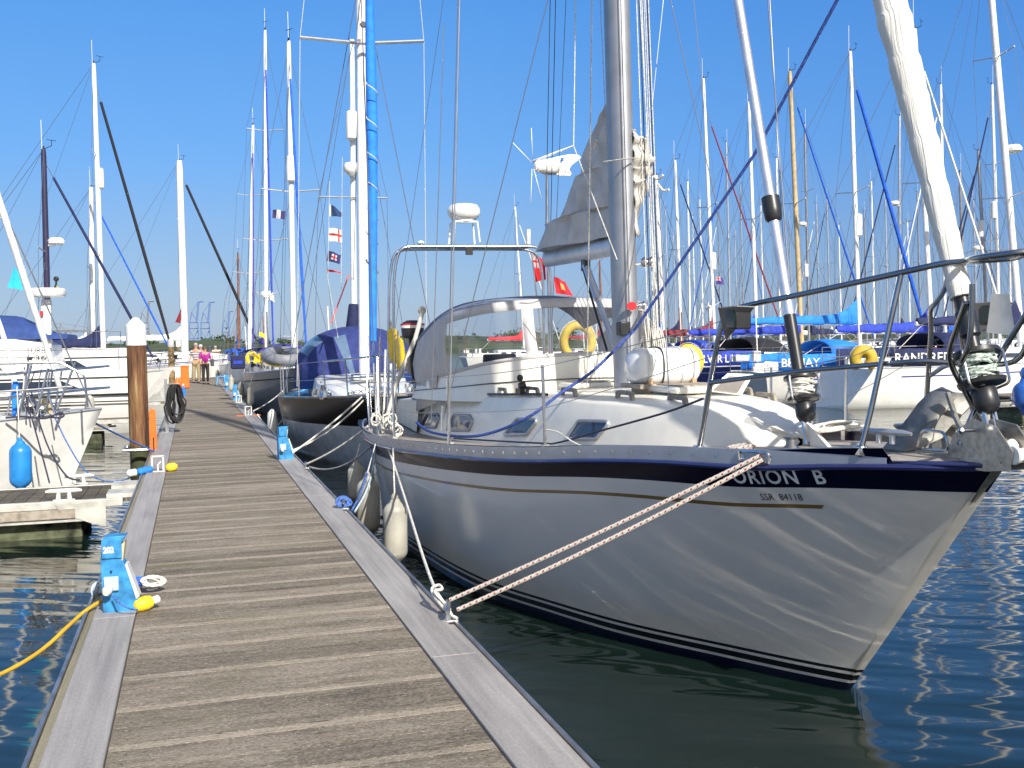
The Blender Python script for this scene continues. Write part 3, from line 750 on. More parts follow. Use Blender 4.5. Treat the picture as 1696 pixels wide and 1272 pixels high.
    foot1 = V((XO-bd(1.56)+.03, Y0+1.56, zs(1.56)-.02))
    bow = V((XO, 3.92, 2.47)); 
    top = [foot1, T(1192, 545, 5.52), T(1203, 516, 5.5), T(1240, 505, 5.36), T(1330, 487, 5.08), T(1500, 450, 4.62), T(1570, 434, 4.42), T(1680, 428, 4.16)]
    mir = lambda p: V((2*XO-p.x, p.y, p.z))
    bent(top+[bow]+[mir(p) for p in top[::-1]], .0165)
    low = [T(1176, 634, 5.58), T(1330, 614, 5.08), T(1530, 597, 4.5), T(1600, 603, 4.36), T(1672, 604, 4.22), T(1694, 588, 4.16), T(1704, 560, 4.12), T(1712, 470, 4.1)]
    bent(low, .014); bent([mir(p) for p in low], .014)
    for sg in (0, 1):
        f2 = V((XO-bd(.6)+.03, Y0+.56, zs(.56)-.02)); pp = [f2, T(1440, 690, 4.68), T(1492, 455, 4.64)]
        f3 = V((XO-.10, 4.28, 1.56)); p3 = [f3, T(1655, 590, 4.3), T(1712, 500, 4.12)]
        for q in (pp, p3): bent([mir(p) for p in q] if sg else q, .0145, 'pulpit_leg')
        for q in (foot1, f2):
            q = mir(q) if sg else q; b = MB(); b.box(q+V((0, 0, .0)), (.05, .07, .06)); b.build('pulpit_foot', STEEL, r, bevel=.01)
    # navigation light boxes
    for sg in (-1, 1):
        c = T(1222, 528, 5.3); c2 = mir(c)-V((0, .3, 0)) if sg > 0 else c
        b = MB(); b.box(c2, (.10, .13, .12)); nl = b.build('navigation_light', BLACK, r, bevel=.01)
        b = MB(); b.box(c2+V((-.052, -.01, 0)), (.01, .09, .09)); b.build('lens', mat('green_lens', (.005, .03, .02), .1), nl)
        b = MB(); b.prism([c2+V(p) for p in ((-.06, -.1, .065), (-.06, .12, .065), (-.0, .14, -.12), (.0, .1, -.1), (.05, -.1, .06))], (0, 0, .006)); b.build('bracket', DSTEEL, nl)
    c = PY(1655, 525, 4.55)
    b = MB(); b.prism([c+V(p) for p in ((-.05, 0, .12), (.06, 0, .12), (.1, 0, -.1), (-.08, 0, -.08))], (.01, .006, 0)); nl = b.build('lamp_plate', DSTEEL, r); b = MB(); b.box(c+V((.05, .03, 0)), (.06, .05, .12)); b.build('lamp', BLACK, nl)
    # foredeck fittings -----------------------------------------------------------
    def horn(p, L, d, parent, m=ALLOY, name='deck_cleat'):
        d = V(d).normalized(); p = V(p); b = MB()
        for k in (-.13, .13): b.tube([p+d*L*k, p+d*L*k+V((0, 0, L*.17))], L*.05, 8)
        b.tube([p-d*L*.5+V((0, 0, L*.19)), p-d*L*.35+V((0, 0, L*.20)), p+V((0, 0, L*.20)), p+d*L*.35+V((0, 0, L*.20)), p+d*L*.5+V((0, 0, L*.19))], [L*.03, L*.055, L*.06, L*.055, L*.03], 8)
        return b.build(name, m, parent)
    horn((XO-.24, 4.66, 1.54), .3, (.35, -1, 0), r)
    horn((XO+.24, 4.66, 1.54), .3, (-.35, -1, 0), r)
    b = MB(); p = PZ(1465, 741, 1.5); p = V((XO+.12, 4.95, 1.47)); b.lathe([(.07, 0), (.075, .015), (.055, .03), (.05, .10), (.075, .12), (.08, .135), (.0, .14)], p, n=20); b.build('capstan', DSTEEL, r)
    b = MB(); b.lathe([(.035, -.01), (.05, .01), (.03, .03), (.03, .06), (.05, .075), (0, .08)], (XO-.42, 5.27, 1.46)); b.tube([(XO-.5, 5.35, 1.46), (XO-.25, 5.0, 1.47)], .012); b.build('mooring_post', DSTEEL, r)
    # fairlead in the rail
    b = MB(); f0 = onhull(1.16, .0); q = V((XO-bd(1.14)-.012, Y0+1.14, zs(1.14)-.04)); dy = V((-.42, 1, 0)).normalized()
    loop = [q+dy*sx*.10+V((0, 0, sz*.03)) for sx, sz in ((-1, -1), (-1, 1), (1, 1), (1, -1), (-1, -1))]; b.tube(arc_corner(loop, .02), .008, 6); b.build('fairlead', STEEL, r)
    # stemhead fitting with rollers
    b = MB()
    sp = [(4.37, 1.49), (4.33, 1.60), (4.20, 1.69), (4.04, 1.67), (3.93, 1.56), (3.95, 1.47), (4.1, 1.45), (4.34, 1.45)]
    for x in (-.10, .02): b.prism([(XO+x, y, z) for y, z in sp], (.008, 0, 0))
    b.box((XO-.04, 4.3, 1.50), (.13, .6, .012)); sh = b.build('stemhead_fitting', mat('tarnished_steel', (.42, .40, .36), .42, .8, var=.14, vscale=30), r)
    for y, z in ((4.05, 1.56), (3.94, 1.54)):
        b = MB(); b.lathe([(.04, -.05), (.045, -.045), (.03, 0), (.045, .045), (.04, .05)], (XO-.04, y, z), (1, 0, 0), 16); b.build('bow_roller', WHITE, sh)
    b = MB(); b.tube(arc_corner([(XO-.13, 4.55, 1.53), (XO-.14, 4.5, 1.62), (XO-.15, 4.32, 1.62), (XO-.14, 4.3, 1.53), (XO-.13, 4.5, 1.52)], .04), .008, 6); b.build('anchor_ring', STEEL, sh)
    b = MB(); b.tube([(XO-.18, 3.98+.2, 1.64), (XO+.12, 4.18, 1.64)], .01, 8); b.ball((XO-.17, 4.18, 1.64), .018, 8); b.build('pin', STEEL, sh)
    # stem guard below the roller
    b = MB(); pts = [(XO-.005, ystem(z)-.012, z) for z in (1.50, 1.42, 1.34, 1.27)]
    b.grid([[(XO-.05*w, ystem(z)-.010+.05, z), (XO-.018*w, ystem(z)-.018, z), (XO+.018*w, ystem(z)-.018, z), (XO+.05*w, ystem(z)-.01+.05, z)] for z, w in ((1.52, 1.2), (1.42, 1.1), (1.33, .9), (1.27, .5))])
    b.build('stem_guard', mat('tarnished_steel', (0, 0, 0)), r)
    # gantry at the stern ----------------------------------------------------------
    gy = 14.1
    arch = [PY(650, 700, gy), PY(652, 470, gy), PY(656, 432, gy), PY(664, 410, gy), PY(690, 408, gy), PY(885, 408, gy), PY(903, 416, gy), PY(912, 450, gy), PY(915, 640, gy)]
    b = MB(); b.tube(arc_corner(arch, .12), .02, 10); b.tube(arc_corner([p+V((0, .35, -.01)) for p in arch], .12), .02, 10); ga = b.build('stern_gantry', STEEL, r)
    b = MB(); b.box(PY(778, 409, gy)+V((0, .17, 0)), (1.7, .3, .02)); b.build('gantry_plate', DSTEEL, ga)
    b = MB(); b.box(PY(777, 416, gy-.05), (.09, .06, .1)); b.build('deck_light', BLACK, ga)
    rp = PY(768, 352, gy+.17)
    b = MB(); b.lathe([(.16, -.10), (.2, -.07), (.23, -.01), (.225, .05), (.19, .10), (.12, .115), (0, .12)], rp, n=24); rd = b.build('radar_dome', WHITE, ga)
    b = MB(); b.lathe([(.15, -.13), (.15, -.10)], rp, n=18)
    for s1 in (-1, 1):
        for s2 in (-1, 1): b.tube([rp+V((s1*.16, s2*.12, -.13)), rp+V((s1*.185, s2*.14, -.42))], .013, 6)
    b.tube([rp+V((-.17, -.12, -.14)), rp+V((.17, -.12, -.14))], .014, 6); b.build('radar_bracket', WHITE, ga)
    b = MB(); b.ball(PY(697, 402, gy)+V((0, 0, 0)), .05, 10, sc=(1, 1, .6)); b.build('satellite_antenna', WHITE, ga)
    b = MB(); b.tube([PY(875, 405, gy), PY(875, 380, gy)], .035, 10); b.build('antenna', mat('pale_grey_plastic', (.6, .6, .58), .5), ga)
    # wind generator
    wp = PY(905, 275, 14.5)
    b = MB(); b.tube([PY(912, 640, 14.5), wp], .026, 10); wg = b.build('wind_generator_pole', STEEL, r)
    hub = wp+V((-.16, -.02, -.02)); 
    b = MB(); b.lathe([(.0, -.17), (.05, -.155), (.085, -.10), (.10, -.02), (.115, 0), (.115, .14), (.10, .18), (.05, .24), (0, .26)], wp+V((-.03, 0, -.01)), (1, .12, 0), 20)
    tail = [(.02, .10), (.2, .15), (.38, .19), (.52, .185), (.56, .15), (.50, .10), (.40, .03), (.36, -.03), (.40, -.09), (.37, -.13), (.2, -.13), (.05, -.10)]
    b.prism([wp+V((x, -.01+x*.12, z)) for x, z in tail], (0, .022, 0)); wgb = b.build('wind_generator', WHITE, wg, bevel=.004)
    hubc = wp+V((-.24, -.03, .0)); cen = PY(880, 238, 14.45)
    # rotor: hub at the nose with three pairs of slim blades
    nose = wp+V((-.19, -.03, 0))
    pl = [(880, 212, 882, 262), (848, 235, 880, 268), (951, 241, 882, 268), (879, 338, 881, 280), (897, 330, 884, 280)]
    for (x1, y1, x2, y2) in pl:
        a_, c_ = PY(x1, y1, 14.42), PY(x2, y2, 14.46); m_ = a_.lerp(c_, .5)
        b = MB(); w = (a_-c_).normalized().cross(V((.96, -.28, .0))).normalized()
        b.grid([[c_+w*.018, c_-w*.03], [m_+w*.018, m_-w*.024], [a_+w*.008, a_-w*.010]]); b.build('rotor_blade', WHITE, wgb, thick=.008)
    put_text('D400', .06, lambda u, v: wp+V((.20+u+.012*v, -.038+.0+u*.12, -.10+v)), RED, 'lettering', wgb, width=.17)
    b = MB(); c = wp+V((.24, -.012, .10)); b.add([c+V(p) for p in ((-.02, -.0, -.025), (.02, .0, -.025), (.02, .0, .025), (-.02, 0, .025))], [(0, 1, 2, 3)]); b.build('badge', BLUE, wgb)
    # pushpit
    for pts in (((XO-1.4, 13.3, 1.05), (XO-1.42, 13.3, 1.70), (XO-1.2, 14.8, 1.7), (XO-.5, 15.0, 1.7)), ((XO+1.4, 13.3, 1.05), (XO+1.42, 13.3, 1.70), (XO+1.2, 14.8, 1.7), (XO+.5, 15.0, 1.7))):
        b = MB(); b.tube(arc_corner(pts, .1), .0125, 8); b.tube([V(p)-V((0, 0, .3)) for p in pts[1:]], .01, 6); b.tube([pts[2], V(pts[2])-V((0, 0, .65))], .012, 6); b.build('pushpit', STEEL, r)
    # davit spar with blocks and bundles of lines at the quarter
    b = MB(); b.tube([PY(700, 515, 13), PY(688, 560, 12.8), PY(655, 640, 12.4), PY(635, 712, 12)], [.03, .028, .026, .026], 10); b.lathe([(.04, -.03), (.055, 0), (.04, .03)], PY(699, 514, 13), (0, 1, .3), 12); b.build('boarding_spar', mat('faded_pole', (.5, .48, .42), .5), r)
    rn = random.Random(12)
    for i in range(11):
        x1 = 606+rn.random()*48; x2 = x1+rn.uniform(-6, 9); yy = 12.0+rn.random()*1.2; b = MB()
        b.tube(smooth([PY(x1, rn.uniform(545, 640), yy+.4), PY((x1+x2)/2+rn.uniform(-2, 2), 670, yy+.2), PY(x2, 718, yy)], 4), rn.choice((.006, .010, .013)), 6); b.build('quarter_line', rn.choice((STEEL, ROPEW, DSTEEL, ROPEW)), r)
    for i in range(8):
        c = PY(620+rn.random()*42, 690+rn.random()*24, 11.6+rn.random()*.6); b = MB(); pts = []
        for j in range(40): a = j*.45; pts.append(c+V((.05*cos(a)+.01*rn.random(), .02*rn.random()+.03*sin(j*.1), .06*sin(a)*rn.uniform(.8, 1.1))))
        b.tube(pts, .009, 5); b.build('rope_hank', ROPEW, r)
    return r, side, cz, cc
TEAKD = board_material('deck_teak', (.20, .17, .14), (.38, .34, .29))
RAILG = mat('anodised_rail', (.36, .38, .43), .38, .55, var=.06)
STRAKE = mat('navy_strake', (.025, .03, .11), .3, coat=.5)
LETTER = mat('silver_lettering', (.55, .60, .65), .4)
HOODC = mat('pale_grey_canvas', (.52, .50, .49), .85, var=.06, bump=.004, bscale=8)
ROPEG = mat('green_flecked_rope', (.60, .64, .58), .85, dirt=(.05, .16, .12), vscale=70)
GENOA = bpy.data.materials.new('wrapped_sailcloth'); GENOA.use_nodes = True
def genoa_nodes():
    t = GENOA.node_tree; b = t.nodes['Principled BSDF']; b.inputs['Roughness'].default_value = .75
    u = nd(t, 'ShaderNodeUVMap', uv_map='uv'); sp = nd(t, 'ShaderNodeSeparateXYZ'); t.links.new(u.outputs[0], sp.inputs[0])
    n = nd(t, 'ShaderNodeTexNoise'); n.inputs['Scale'].default_value = 3; n.inputs['Detail'].default_value = 4
    ph = mth(t, 'FRACT', mth(t, 'ADD', mth(t, 'SUBTRACT', mth(t, 'MULTIPLY', sp.outputs[1], 3.1), sp.outputs[0]), mth(t, 'MULTIPLY', n.outputs['Fac'], .35)))
    n2 = nd(t, 'ShaderNodeTexNoise'); n2.inputs['Scale'].default_value = 16; n2.inputs['Detail'].default_value = 3
    bp = nd(t, 'ShaderNodeBump'); bp.inputs['Distance'].default_value = .045; t.links.new(mth(t, 'ADD', ph, mth(t, 'MULTIPLY', n2.outputs['Fac'], .35)), bp.inputs['Height']); t.links.new(bp.outputs[0], b.inputs['Normal'])
    t.links.new(mixc(t, n2.outputs['Fac'], (.62, .60, .54), (.80, .79, .74)), b.inputs['Base Color'])
genoa_nodes()
DPOL = mat('polished_tube', (.36, .36, .37), .18, 1, var=.1)
def clear_mat():
    m = bpy.data.materials.new('clear_vinyl'); m.use_nodes = True; t = m.node_tree; t.nodes.clear()
    o = nd(t, 'ShaderNodeOutputMaterial'); tr = nd(t, 'ShaderNodeBsdfTransparent'); gl = nd(t, 'ShaderNodeBsdfGlossy'); gl.inputs['Roughness'].default_value = .08
    df = nd(t, 'ShaderNodeBsdfDiffuse'); df.inputs[0].default_value = (.6, .6, .6, 1)
    tr.inputs[0].default_value = (.86, .87, .88, 1)
    m1 = nd(t, 'ShaderNodeMixShader'); m2 = nd(t, 'ShaderNodeMixShader'); m1.inputs[0].default_value = .06; m2.inputs[0].default_value = .05
    t.links.new(tr.outputs[0], m1.inputs[1]); t.links.new(df.outputs[0], m1.inputs[2]); t.links.new(m1.outputs[0], m2.inputs[1]); t.links.new(gl.outputs[0], m2.inputs[2]); t.links.new(m2.outputs[0], o.inputs[0]); return m
CLEAR = clear_mat()
OR, oside, ocz, occ = orion()
# ------------------------------------------------------------------ generic craft
def yacht(label, mast, head, L=10, B=3.2, fb=1.05, hull=WHITE, stripe=None, bandc=None, tip=None, mastm=WALLOY, furl=None, cover=None, boomm=WALLOY,
          hood=None, spread=2, name='sailing_yacht', group=None, radar=None, refl=None, cloth=None, text=None, mizzen=None, gear=True, mw=.085, furlr=.042, ovh=.11, full=2.1, windgen=False, bow_frac=.40, hullname=None, lod=0, boomlen=None, stripe2=None, deckm=None, rails=True, furlb=None, scoop=False, bandn=2, clothr=(.05, .34), aerial=True, covz=1.0, decklabel=None, fur_top=.95):
    # local frame: +x towards the bow, origin at the mast foot on the waterline
    r = thing(name, label, 'sailing yacht', (mast[0], mast[1], 0), radians(head), group)
    xb, xs = L*bow_frac, -L*(1-bow_frac)
    sheer = lambda s: fb*(1.0+.28*s**2.2-.06*sin(pi*s)*.0) if True else 0          # s: 0 stern .. 1 bow
    def half(s): return B/2*(min(1, .74+.26*sin(min(1, s/.45)*pi/2)) if s < .45 else max(0, 1-((s-.45)/.55)**full))
    def wl(s): return B/2*.86*(min(1, .45+.55*sin(min(1, s/.5)*pi/2)) if s < .5 else max(0, 1-((s-.5)/.5)**1.6))
    N, K = (22, 8) if lod == 0 else (14, 5)
    b = MB(); rows = []
    for i in range(N+1):
        s = 1-(1-i/N)**1.25 if False else i/N
        s = 1-(1-i/N)**1.4
        Lr, Rr = [], []
        for k in range(K+2):
            v = 1-k/K
            zt = sheer(s); z = zt*v if k <= K else -.35
            vv = max(v, 0); x0 = xs+(.35 if not scoop else -.6)*(1-vv); x1 = xb-L*ovh*(1-vv)**1.0
            if k > K: x0 += .6; x1 -= .7
            x = x0+(x1-x0)*s; h = half(s)*vv**.7+wl(s)*(1-vv**.7) if k <= K else wl(s)*.5
            h = max(h, .012)
            Lr.append((x, h, z)); Rr.append((x, -h, z))
        rows.append(Lr+Rr[::-1])
    w = 2*(K+2)
    def mf(i, j):
        jj = min(j, w-2-j)
        if bandc and jj < bandn: return 1
        if stripe and jj == K//2: return 0
        if jj >= K-1+0 and j != K+1: return 2 if jj >= K else 0
        return 0
    b.grid(rows, mf=mf); b.f.append(list(range(w))[::-1]); b.m.append(0); b.f.append(list(range(N*w, (N+1)*w))); b.m.append(0)
    hm = b.build('hull', [hull, bandc or hull, ANTIF], r, world=False, ang=50)
    if stripe:
        for sg in (-1, 1):
            for dz, hgt in ((.22, .035),) if not stripe2 else ((.22, .05), (.32, .02)):
                st = MB(); rr = []
                for i in range(2, N):
                    s = i/N; zt = sheer(s)-dz; v = zt/sheer(s); h = half(s)*v**.7+wl(s)*(1-v**.7)+.006; x0 = xs+(.35 if not scoop else -.6)*(1-v); x1 = xb-L*.11*(1-v); x = x0+(x1-x0)*s
                    v2 = (zt-hgt)/sheer(s); h2 = half(s)*v2**.7+wl(s)*(1-v2**.7)+.006
                    rr.append([(x, sg*h, zt), (x, sg*h2, zt-hgt)])
                st.grid(rr); st.build('stripe', stripe, r, world=False)
    b = MB(); b.grid([[(xs+(xb-xs)*s, k*half(s)*.985, sheer(s)-.03+.05*(1-k*k)) for k in (-1, -.5, 0, .5, 1)] for s in [i/12 for i in range(13)]]); b.build('deck', deckm or WHITE, r, world=False)
    if rails:
        for sg in (-1, 1):
            b = MB(); b.tube([(xs+(xb-xs)*s, sg*half(s)*.99, sheer(s)+.02) for s in [i/14 for i in range(15)]], .022, 5); b.build('toe_rail', ALLOY if deckm is None else TEAK, r, world=False)
    # coachroof
    x0, x1 = xs+L*.32, xb-L*.17; hw = B*.30
    b = MB(); rows = []; top = sheer(.6)+.36
    for i in range(9):
        u = i/8; x = x0+(x1-x0)*u; wv = hw*(1-.5*u**2.5); zt = top-.26*max(0, (u-.62)/.38)**1.6; zb_ = sheer((x-xs)/(xb-xs))-.03
        rows.append([(x, -wv, zb_), (x, -wv+.06, zt-.06), (x, -wv+.14, zt), (x, 0, zt+.05), (x, wv-.14, zt), (x, wv-.06, zt-.06), (x, wv, zb_)])
    b.grid(rows); b.f.append(list(range(7))); b.m.append(0); b.f.append(list(range(56, 63))[::-1]); b.m.append(0); b.build('coachroof', CREAM if hull is not WHITE else WHITE, r, world=False, ang=45)
    if lod < 2:
        for sg in (-1, 1):
            for k in range(4):
                u = .1+.19*k; x = x0+(x1-x0)*u; wv = hw*(1-.5*u**2.5); z = (top+sheer(.6))/2
                bb = MB(); lx = L*.028
                bb.prism([(x-lx, sg*(wv-.028), z-.06), (x+lx, sg*(wv-.032), z-.06), (x+lx*.7, sg*(wv-.044), z+.06), (x-lx*.9, sg*(wv-.040), z+.06)], (0, sg*.03, 0)); bb.build('window', GLASSD, r, world=False)
    # cockpit coamings
    b = MB()
    for sg in (-1, 1): b.box((xs+L*.2, sg*hw, sheer(.2)+.12), (L*.26, .12, .26))
    b.box((xs+L*.2, 0, sheer(.2)+.0), (L*.22, hw*1.9, .1)); b.build('cockpit', hull if hull is WHITE else CREAM, r, world=False, bevel=.02)
    # mast
    zf = top+.02
    if tip is None: tipl = V((-.15, 0, L*1.25))
    else: tipl = wm(r).inverted() @ V(tip)
    base = V((0, 0, zf))
    mt = MB(); rr = []
    mt.tube([base, base.lerp(tipl, .5), base.lerp(tipl, .96), tipl], [mw, mw, mw*.85, mw*.7], 10 if lod < 2 else 6); mo = mt.build('mast', mastm, r, world=False)
    H = tipl-base
    sp_ends = []
    for k in range(spread):
        f = (k+1)/(spread+1)+.03; sl = B*.30*(1-.18*k)
        for sg in (-1, 1):
            e = base+H*f+V((-.12, sg*sl, .10)); q = MB(); q.tube([base+H*f, e], .024, 5); q.build('spreader', ALLOY, mo, world=False); sp_ends.append((f, sg, e))
    wr = .008 if lod == 0 else .011
    for sg in (-1, 1):
        ch = V((-.15, sg*half(.6)*.96, sheer(.6)))
        pts = [ch]+[e for f, s2, e in sp_ends if s2 == sg]+[tipl-H*.02]
        q = MB(); q.tube(pts, wr, 4); q.build('shroud', WIRE, r, world=False)
        if spread:
            q = MB(); q.tube([V((-.5, sg*half(.55)*.96, sheer(.55))), base+H*(1/(spread+1)+.02)], wr, 4); q.build('shroud', WIRE, r, world=False)
    q = MB(); q.tube([V((xs+.1, 0, sheer(0))), tipl], wr, 4); q.build('backstay', DWIRE, r, world=False)
    ft = base+H*fur_top; fo = V((xb-.12, 0, sheer(1)+.05))
    q = MB(); q.tube([fo, ft], wr*1.3, 4); fst = q.build('forestay', WIRE, r, world=False)
    if furl:
        q = MB(); n = 12; q.tube([fo.lerp(ft, .06+.86*i/n) for i in range(n+1)], [furlr*(.55+.5*min(1, 3*(i+1)/n)*(1-.45*i/n)) for i in range(n+1)], 8); q.build('furled_genoa', furl, fst, world=False)
        q = MB(); q.lathe([(.11, 0), (.11, .02), (.05, .03), (.05, .13), (.11, .14), (.11, .16)], fo+V((0, 0, .25)), ft-fo, 12); q.build('furler_drum', BLACK, fst, world=False)
    # boom
    bl = boomlen or L*.36
    bz = top+.75*covz; b0 = V((-.12, 0, bz)); b1 = V((-bl, 0, bz+.06))
    if bl > .3:
        q = MB(); q.tube([b0, b1], .065, 8); bo = q.build('boom', boomm, r, world=False)
        if cover:
            q = MB(); n = 12; rows = []
            for i in range(n+1):
                u = i/n; c = b0.lerp(b1, u*.98)+V((0, 0, .04)); h = .30*(1-.55*u)+(.55*max(0, 1-u*5.5)**1.5); wv = .14*(1-.35*u)
                rows.append([c+V((.02*sin(3*i), wv*cos(a)*(1 if sin(a) < .2 else .8), (h if sin(a) > 0 else .1)*sin(a)+.02*sin(2.1*i+a*2))) for a in [2*pi*k/12 for k in range(12)]])
            q.grid(rows, close=True); q.f.append(list(range(12))[::-1]); q.m.append(0); q.f.append(list(range(n*12, n*12+12))); q.m.append(0); q.build('sail_cover', cover, bo, world=False, ang=70)
        q = MB(); q.tube([b1+V((.3, 0, 0)), V((xs+L*.12, 0, sheer(.1)+.1))], .012, 4); q.build('mainsheet', ROPEW, r, world=False)
        q = MB(); q.tube([b1, tipl], .006, 4); q.build('topping_lift', DWIRE, r, world=False)
    # masthead gear
    q = MB(); q.tube([tipl, tipl+V((.25, 0, .12))], .012, 4); q.lathe([(.03, 0), (.03, .1), (0, .11)], tipl, n=8); q.tube([tipl+V((.25, 0, .12)), tipl+V((.25, 0, .3))], .01, 4); q.tube([tipl+V((.12, -.1, .3)), tipl+V((.38, .1, .3))], .01, 4); q.build('wind_sensor', BLACK, mo, world=False)
    if aerial: q = MB(); q.tube([tipl+V((-.05, 0, 0)), tipl+V((-.05, 0, .95))], .010, 4); q.build('aerial', WHITE, mo, world=False)
    if radar:
        p = base+H*radar+V((.32, 0, 0)); q = MB(); q.lathe([(.2, -.1), (.26, -.06), (.27, .03), (.2, .12), (0, .13)], p, n=14); q.box(p+V((-.22, 0, -.12)), (.3, .12, .05)); q.build('radar_dome', WHITE, mo, world=False)
    if refl:
        p = base+H*refl+V((.0, -.0, 0)); q = MB(); q.lathe([(.10, -.42), (.15, -.38), (.16, 0), (.15, .38), (.10, .42)], p+V((.10, 0, 0)), n=12); q.build('radar_reflector', WHITE, mo, world=False)
    # small deck gear
    if lod < 2 and gear:
        rg = random.Random(int(mast[0]*7+mast[1]*13))
        b = MB(); b.lathe([(.06, 0), (.07, .03), (.045, .06), (.045, .12), (.065, .14), (0, .15)], (xs+L*.27, hw, sheer(.25)+.25), n=8); b.build('winch', STEEL, r, world=False)
        b = MB(); b.lathe([(.06, 0), (.07, .03), (.045, .06), (.045, .12), (.065, .14), (0, .15)], (xs+L*.27, -hw, sheer(.25)+.25), n=8); b.build('winch', STEEL, r, world=False)
        b = MB(); wc = V((xs+L*.13, 0, sheer(.1)+.45)); b.tube([wc+V((.06*sin(a), .42*cos(a), .42*sin(a))) for a in [k*pi/10 for k in range(21)]], .016, 5)
        for k in range(3): b.tube([wc+V((0, .42*cos(k*pi/3), .42*sin(k*pi/3))), wc-V((0, .42*cos(k*pi/3), .42*sin(k*pi/3)))], .01, 4)
        b.build('steering_wheel', STEEL, r, world=False)
        for k in range(3):
            x = xs+L*rg.uniform(.02, .2); y_ = rg.uniform(-.8, .8)*half(.1); b = MB(); b.box((x, y_, sheer(.1)+rg.uniform(.2, .5)), (rg.uniform(.15, .5), rg.uniform(.15, .4), rg.uniform(.15, .35))); b.build('cockpit_gear', rg.choice((WHITE, NAVY, BLACK, REDST, GREYC, TEAK)), r, world=False, bevel=.02)
        b = MB(); x = xs+.1; b.tube([(x, -.5, sheer(0)+.1), (x-.1, -.55, sheer(0)+2.1)], .02, 5); b.build('ensign_staff', rg.choice((WHITE, BROWNW)), r, world=False)
        for k in range(2):
            x = x0+(x1-x0)*rg.uniform(.3, .9); b = MB(); b.box((x, 0, top+.06), (.5, .5, .07)); b.build('hatch', GLASSD if k else WHITE, r, world=False, bevel=.02)
        b = MB(); b.lathe([(.05, 0), (.05, .12), (.1, .16), (.09, .25), (0, .27)], (x0+(x1-x0)*.55, hw*.6, top), n=8); b.build('ventilator', WHITE, r, world=False)
        if text is None:
            b = MB(); k = MB(); fx = xs+L*rg.uniform(.35, .55); sd = -half(.5)*1.02
            b.lathe([(.02, -.32), (.09, -.26), (.1, 0), (.09, .2), (.02, .28)], (fx, sd-.06, sheer(.5)*.55), n=10); b.build('fender', rg.choice((FENDW, WHITE, NAVY)), r, world=False)
    # hood
    if hood:
        hx = x0-.02; q = MB(); rows = []
        for i in range(5):
            x = hx+.75-i*.42; hh = (.12, .52, .62, .64, .6)[i]; row = []
            for k in range(11):
                a = pi*k/10; row.append((x-(.0), cos(a)*(hw+.1)*(1 if i else .9), top-.08+hh*max(0, sin(a))**.55*(1)))
            rows.append(row)
        q.grid(rows, mf=lambda i, j: 1 if (i == 0 and j in (1, 2, 4, 5, 7, 8)) else 0); q.build('spray_hood', [hood, GLASSD], r, world=False, thick=.012, ang=60)
    if cloth:
        for sg in (-1, 1):
            xa, xc = xs+L*clothr[0], xs+L*clothr[1]
            q = MB(); n = 6; q.grid([[(xa+(xc-xa)*i/n, sg*(half((xa+(xc-xa)*i/n-xs)/(xb-xs))*.97), sheer(.2)+.05+.5*k+.01*sin(i*2)) for k in (0, .5, 1)] for i in range(n+1)]); co = q.build('dodger_cloth', cloth, r, world=False, thick=.008)
            if text and sg == (-1 if abs(head) < 90 else 1):
                yv = -(half(.18)*.97+.03)
                vs, fs = text_mesh(text, .38, bold=.004); wd = max(v.x for v in vs)-min(v.x for v in vs); kk = min(1.0, (xc-xa-.2)/wd)
                q = MB(); q.add([(xa+.08+v.x*kk, -(half((xa+.08+v.x*kk-xs)/(xb-xs))*.97+.022), sheer(.2)+.16+v.y) for v in vs], fs); q.build('lettering', WHITE, co, world=False)
    if gear:
        # pulpit, pushpit, stanchions and lines
        for nm, sa, sb in (('pulpit', .86, 1.0), ('pushpit', 0.0, .12)):
            q = MB()
            ss = [sa+(sb-sa)*i/5 for i in range(6)]
            for hgt in (.62, .32):
                left = [V((xs+(xb-xs)*s+(.12 if nm == 'pulpit' else 0), half(s)*.95+.03, sheer(s)+hgt)) for s in ss]; right = [V((p.x, -p.y, p.z)) for p in left]
                q.tube(left+right[::-1] if nm == 'pulpit' else left[::-1]+right, .016, 6)
            for s in (sa, (sa+sb)/2):
                for sg in (-1, 1): q.tube([V((xs+(xb-xs)*s, sg*half(s)*.95, sheer(s))), V((xs+(xb-xs)*s+(.12 if nm == 'pulpit' else 0), sg*(half(s)*.95+.03), sheer(s)+.62))], .014, 6)
            q.build(nm, STEEL, r, world=False)
        for sg in (-1, 1):
            tops = []
            for s in (.12, .28, .44, .60, .74, .86):
                p = V((xs+(xb-xs)*s, sg*half(s)*.96, sheer(s)))
                if 0.12 < s < .86: q = MB(); q.tube([p, p+V((0, 0, .62))], .012, 5); q.build('stanchion', STEEL, r, world=False)
                tops.append(p+V((0, 0, .62)))
            q = MB(); q.tube(tops, .006, 4); q.build('lifeline', WIRE, r, world=False)
            if lod == 0: q = MB(); q.tube([p-V((0, 0, .3)) for p in tops], .005, 4); q.build('lifeline', WIRE, r, world=False)
    if mizzen:
        mx, mtip, mm = mizzen
        mb0 = V((mx, 0, sheer(.2)+.2)); mt_ = wm(r).inverted() @ V(mtip); q = MB(); q.tube([mb0, mt_], [.075, .06], 8); q.build('mizzen_mast', mm, r, world=False)
        for sg in (-1, 1): q = MB(); q.tube([V((mx-.1, sg*B*.42, sheer(.3))), mt_], .007, 4); q.build('shroud', WIRE, r, world=False)
    r['_b'] = (xb, xs, sheer(1), half(.3))
    del r['_b']
    return r, mo
DALLOY = mat('dull_grey_mast', (.34, .34, .35), .45, .6)
ANTIF = mat('dark_antifouling', (.015, .02, .04), .7)
HULLN = mat('navy_gelcoat', (.01, .015, .07), .25, coat=.4)
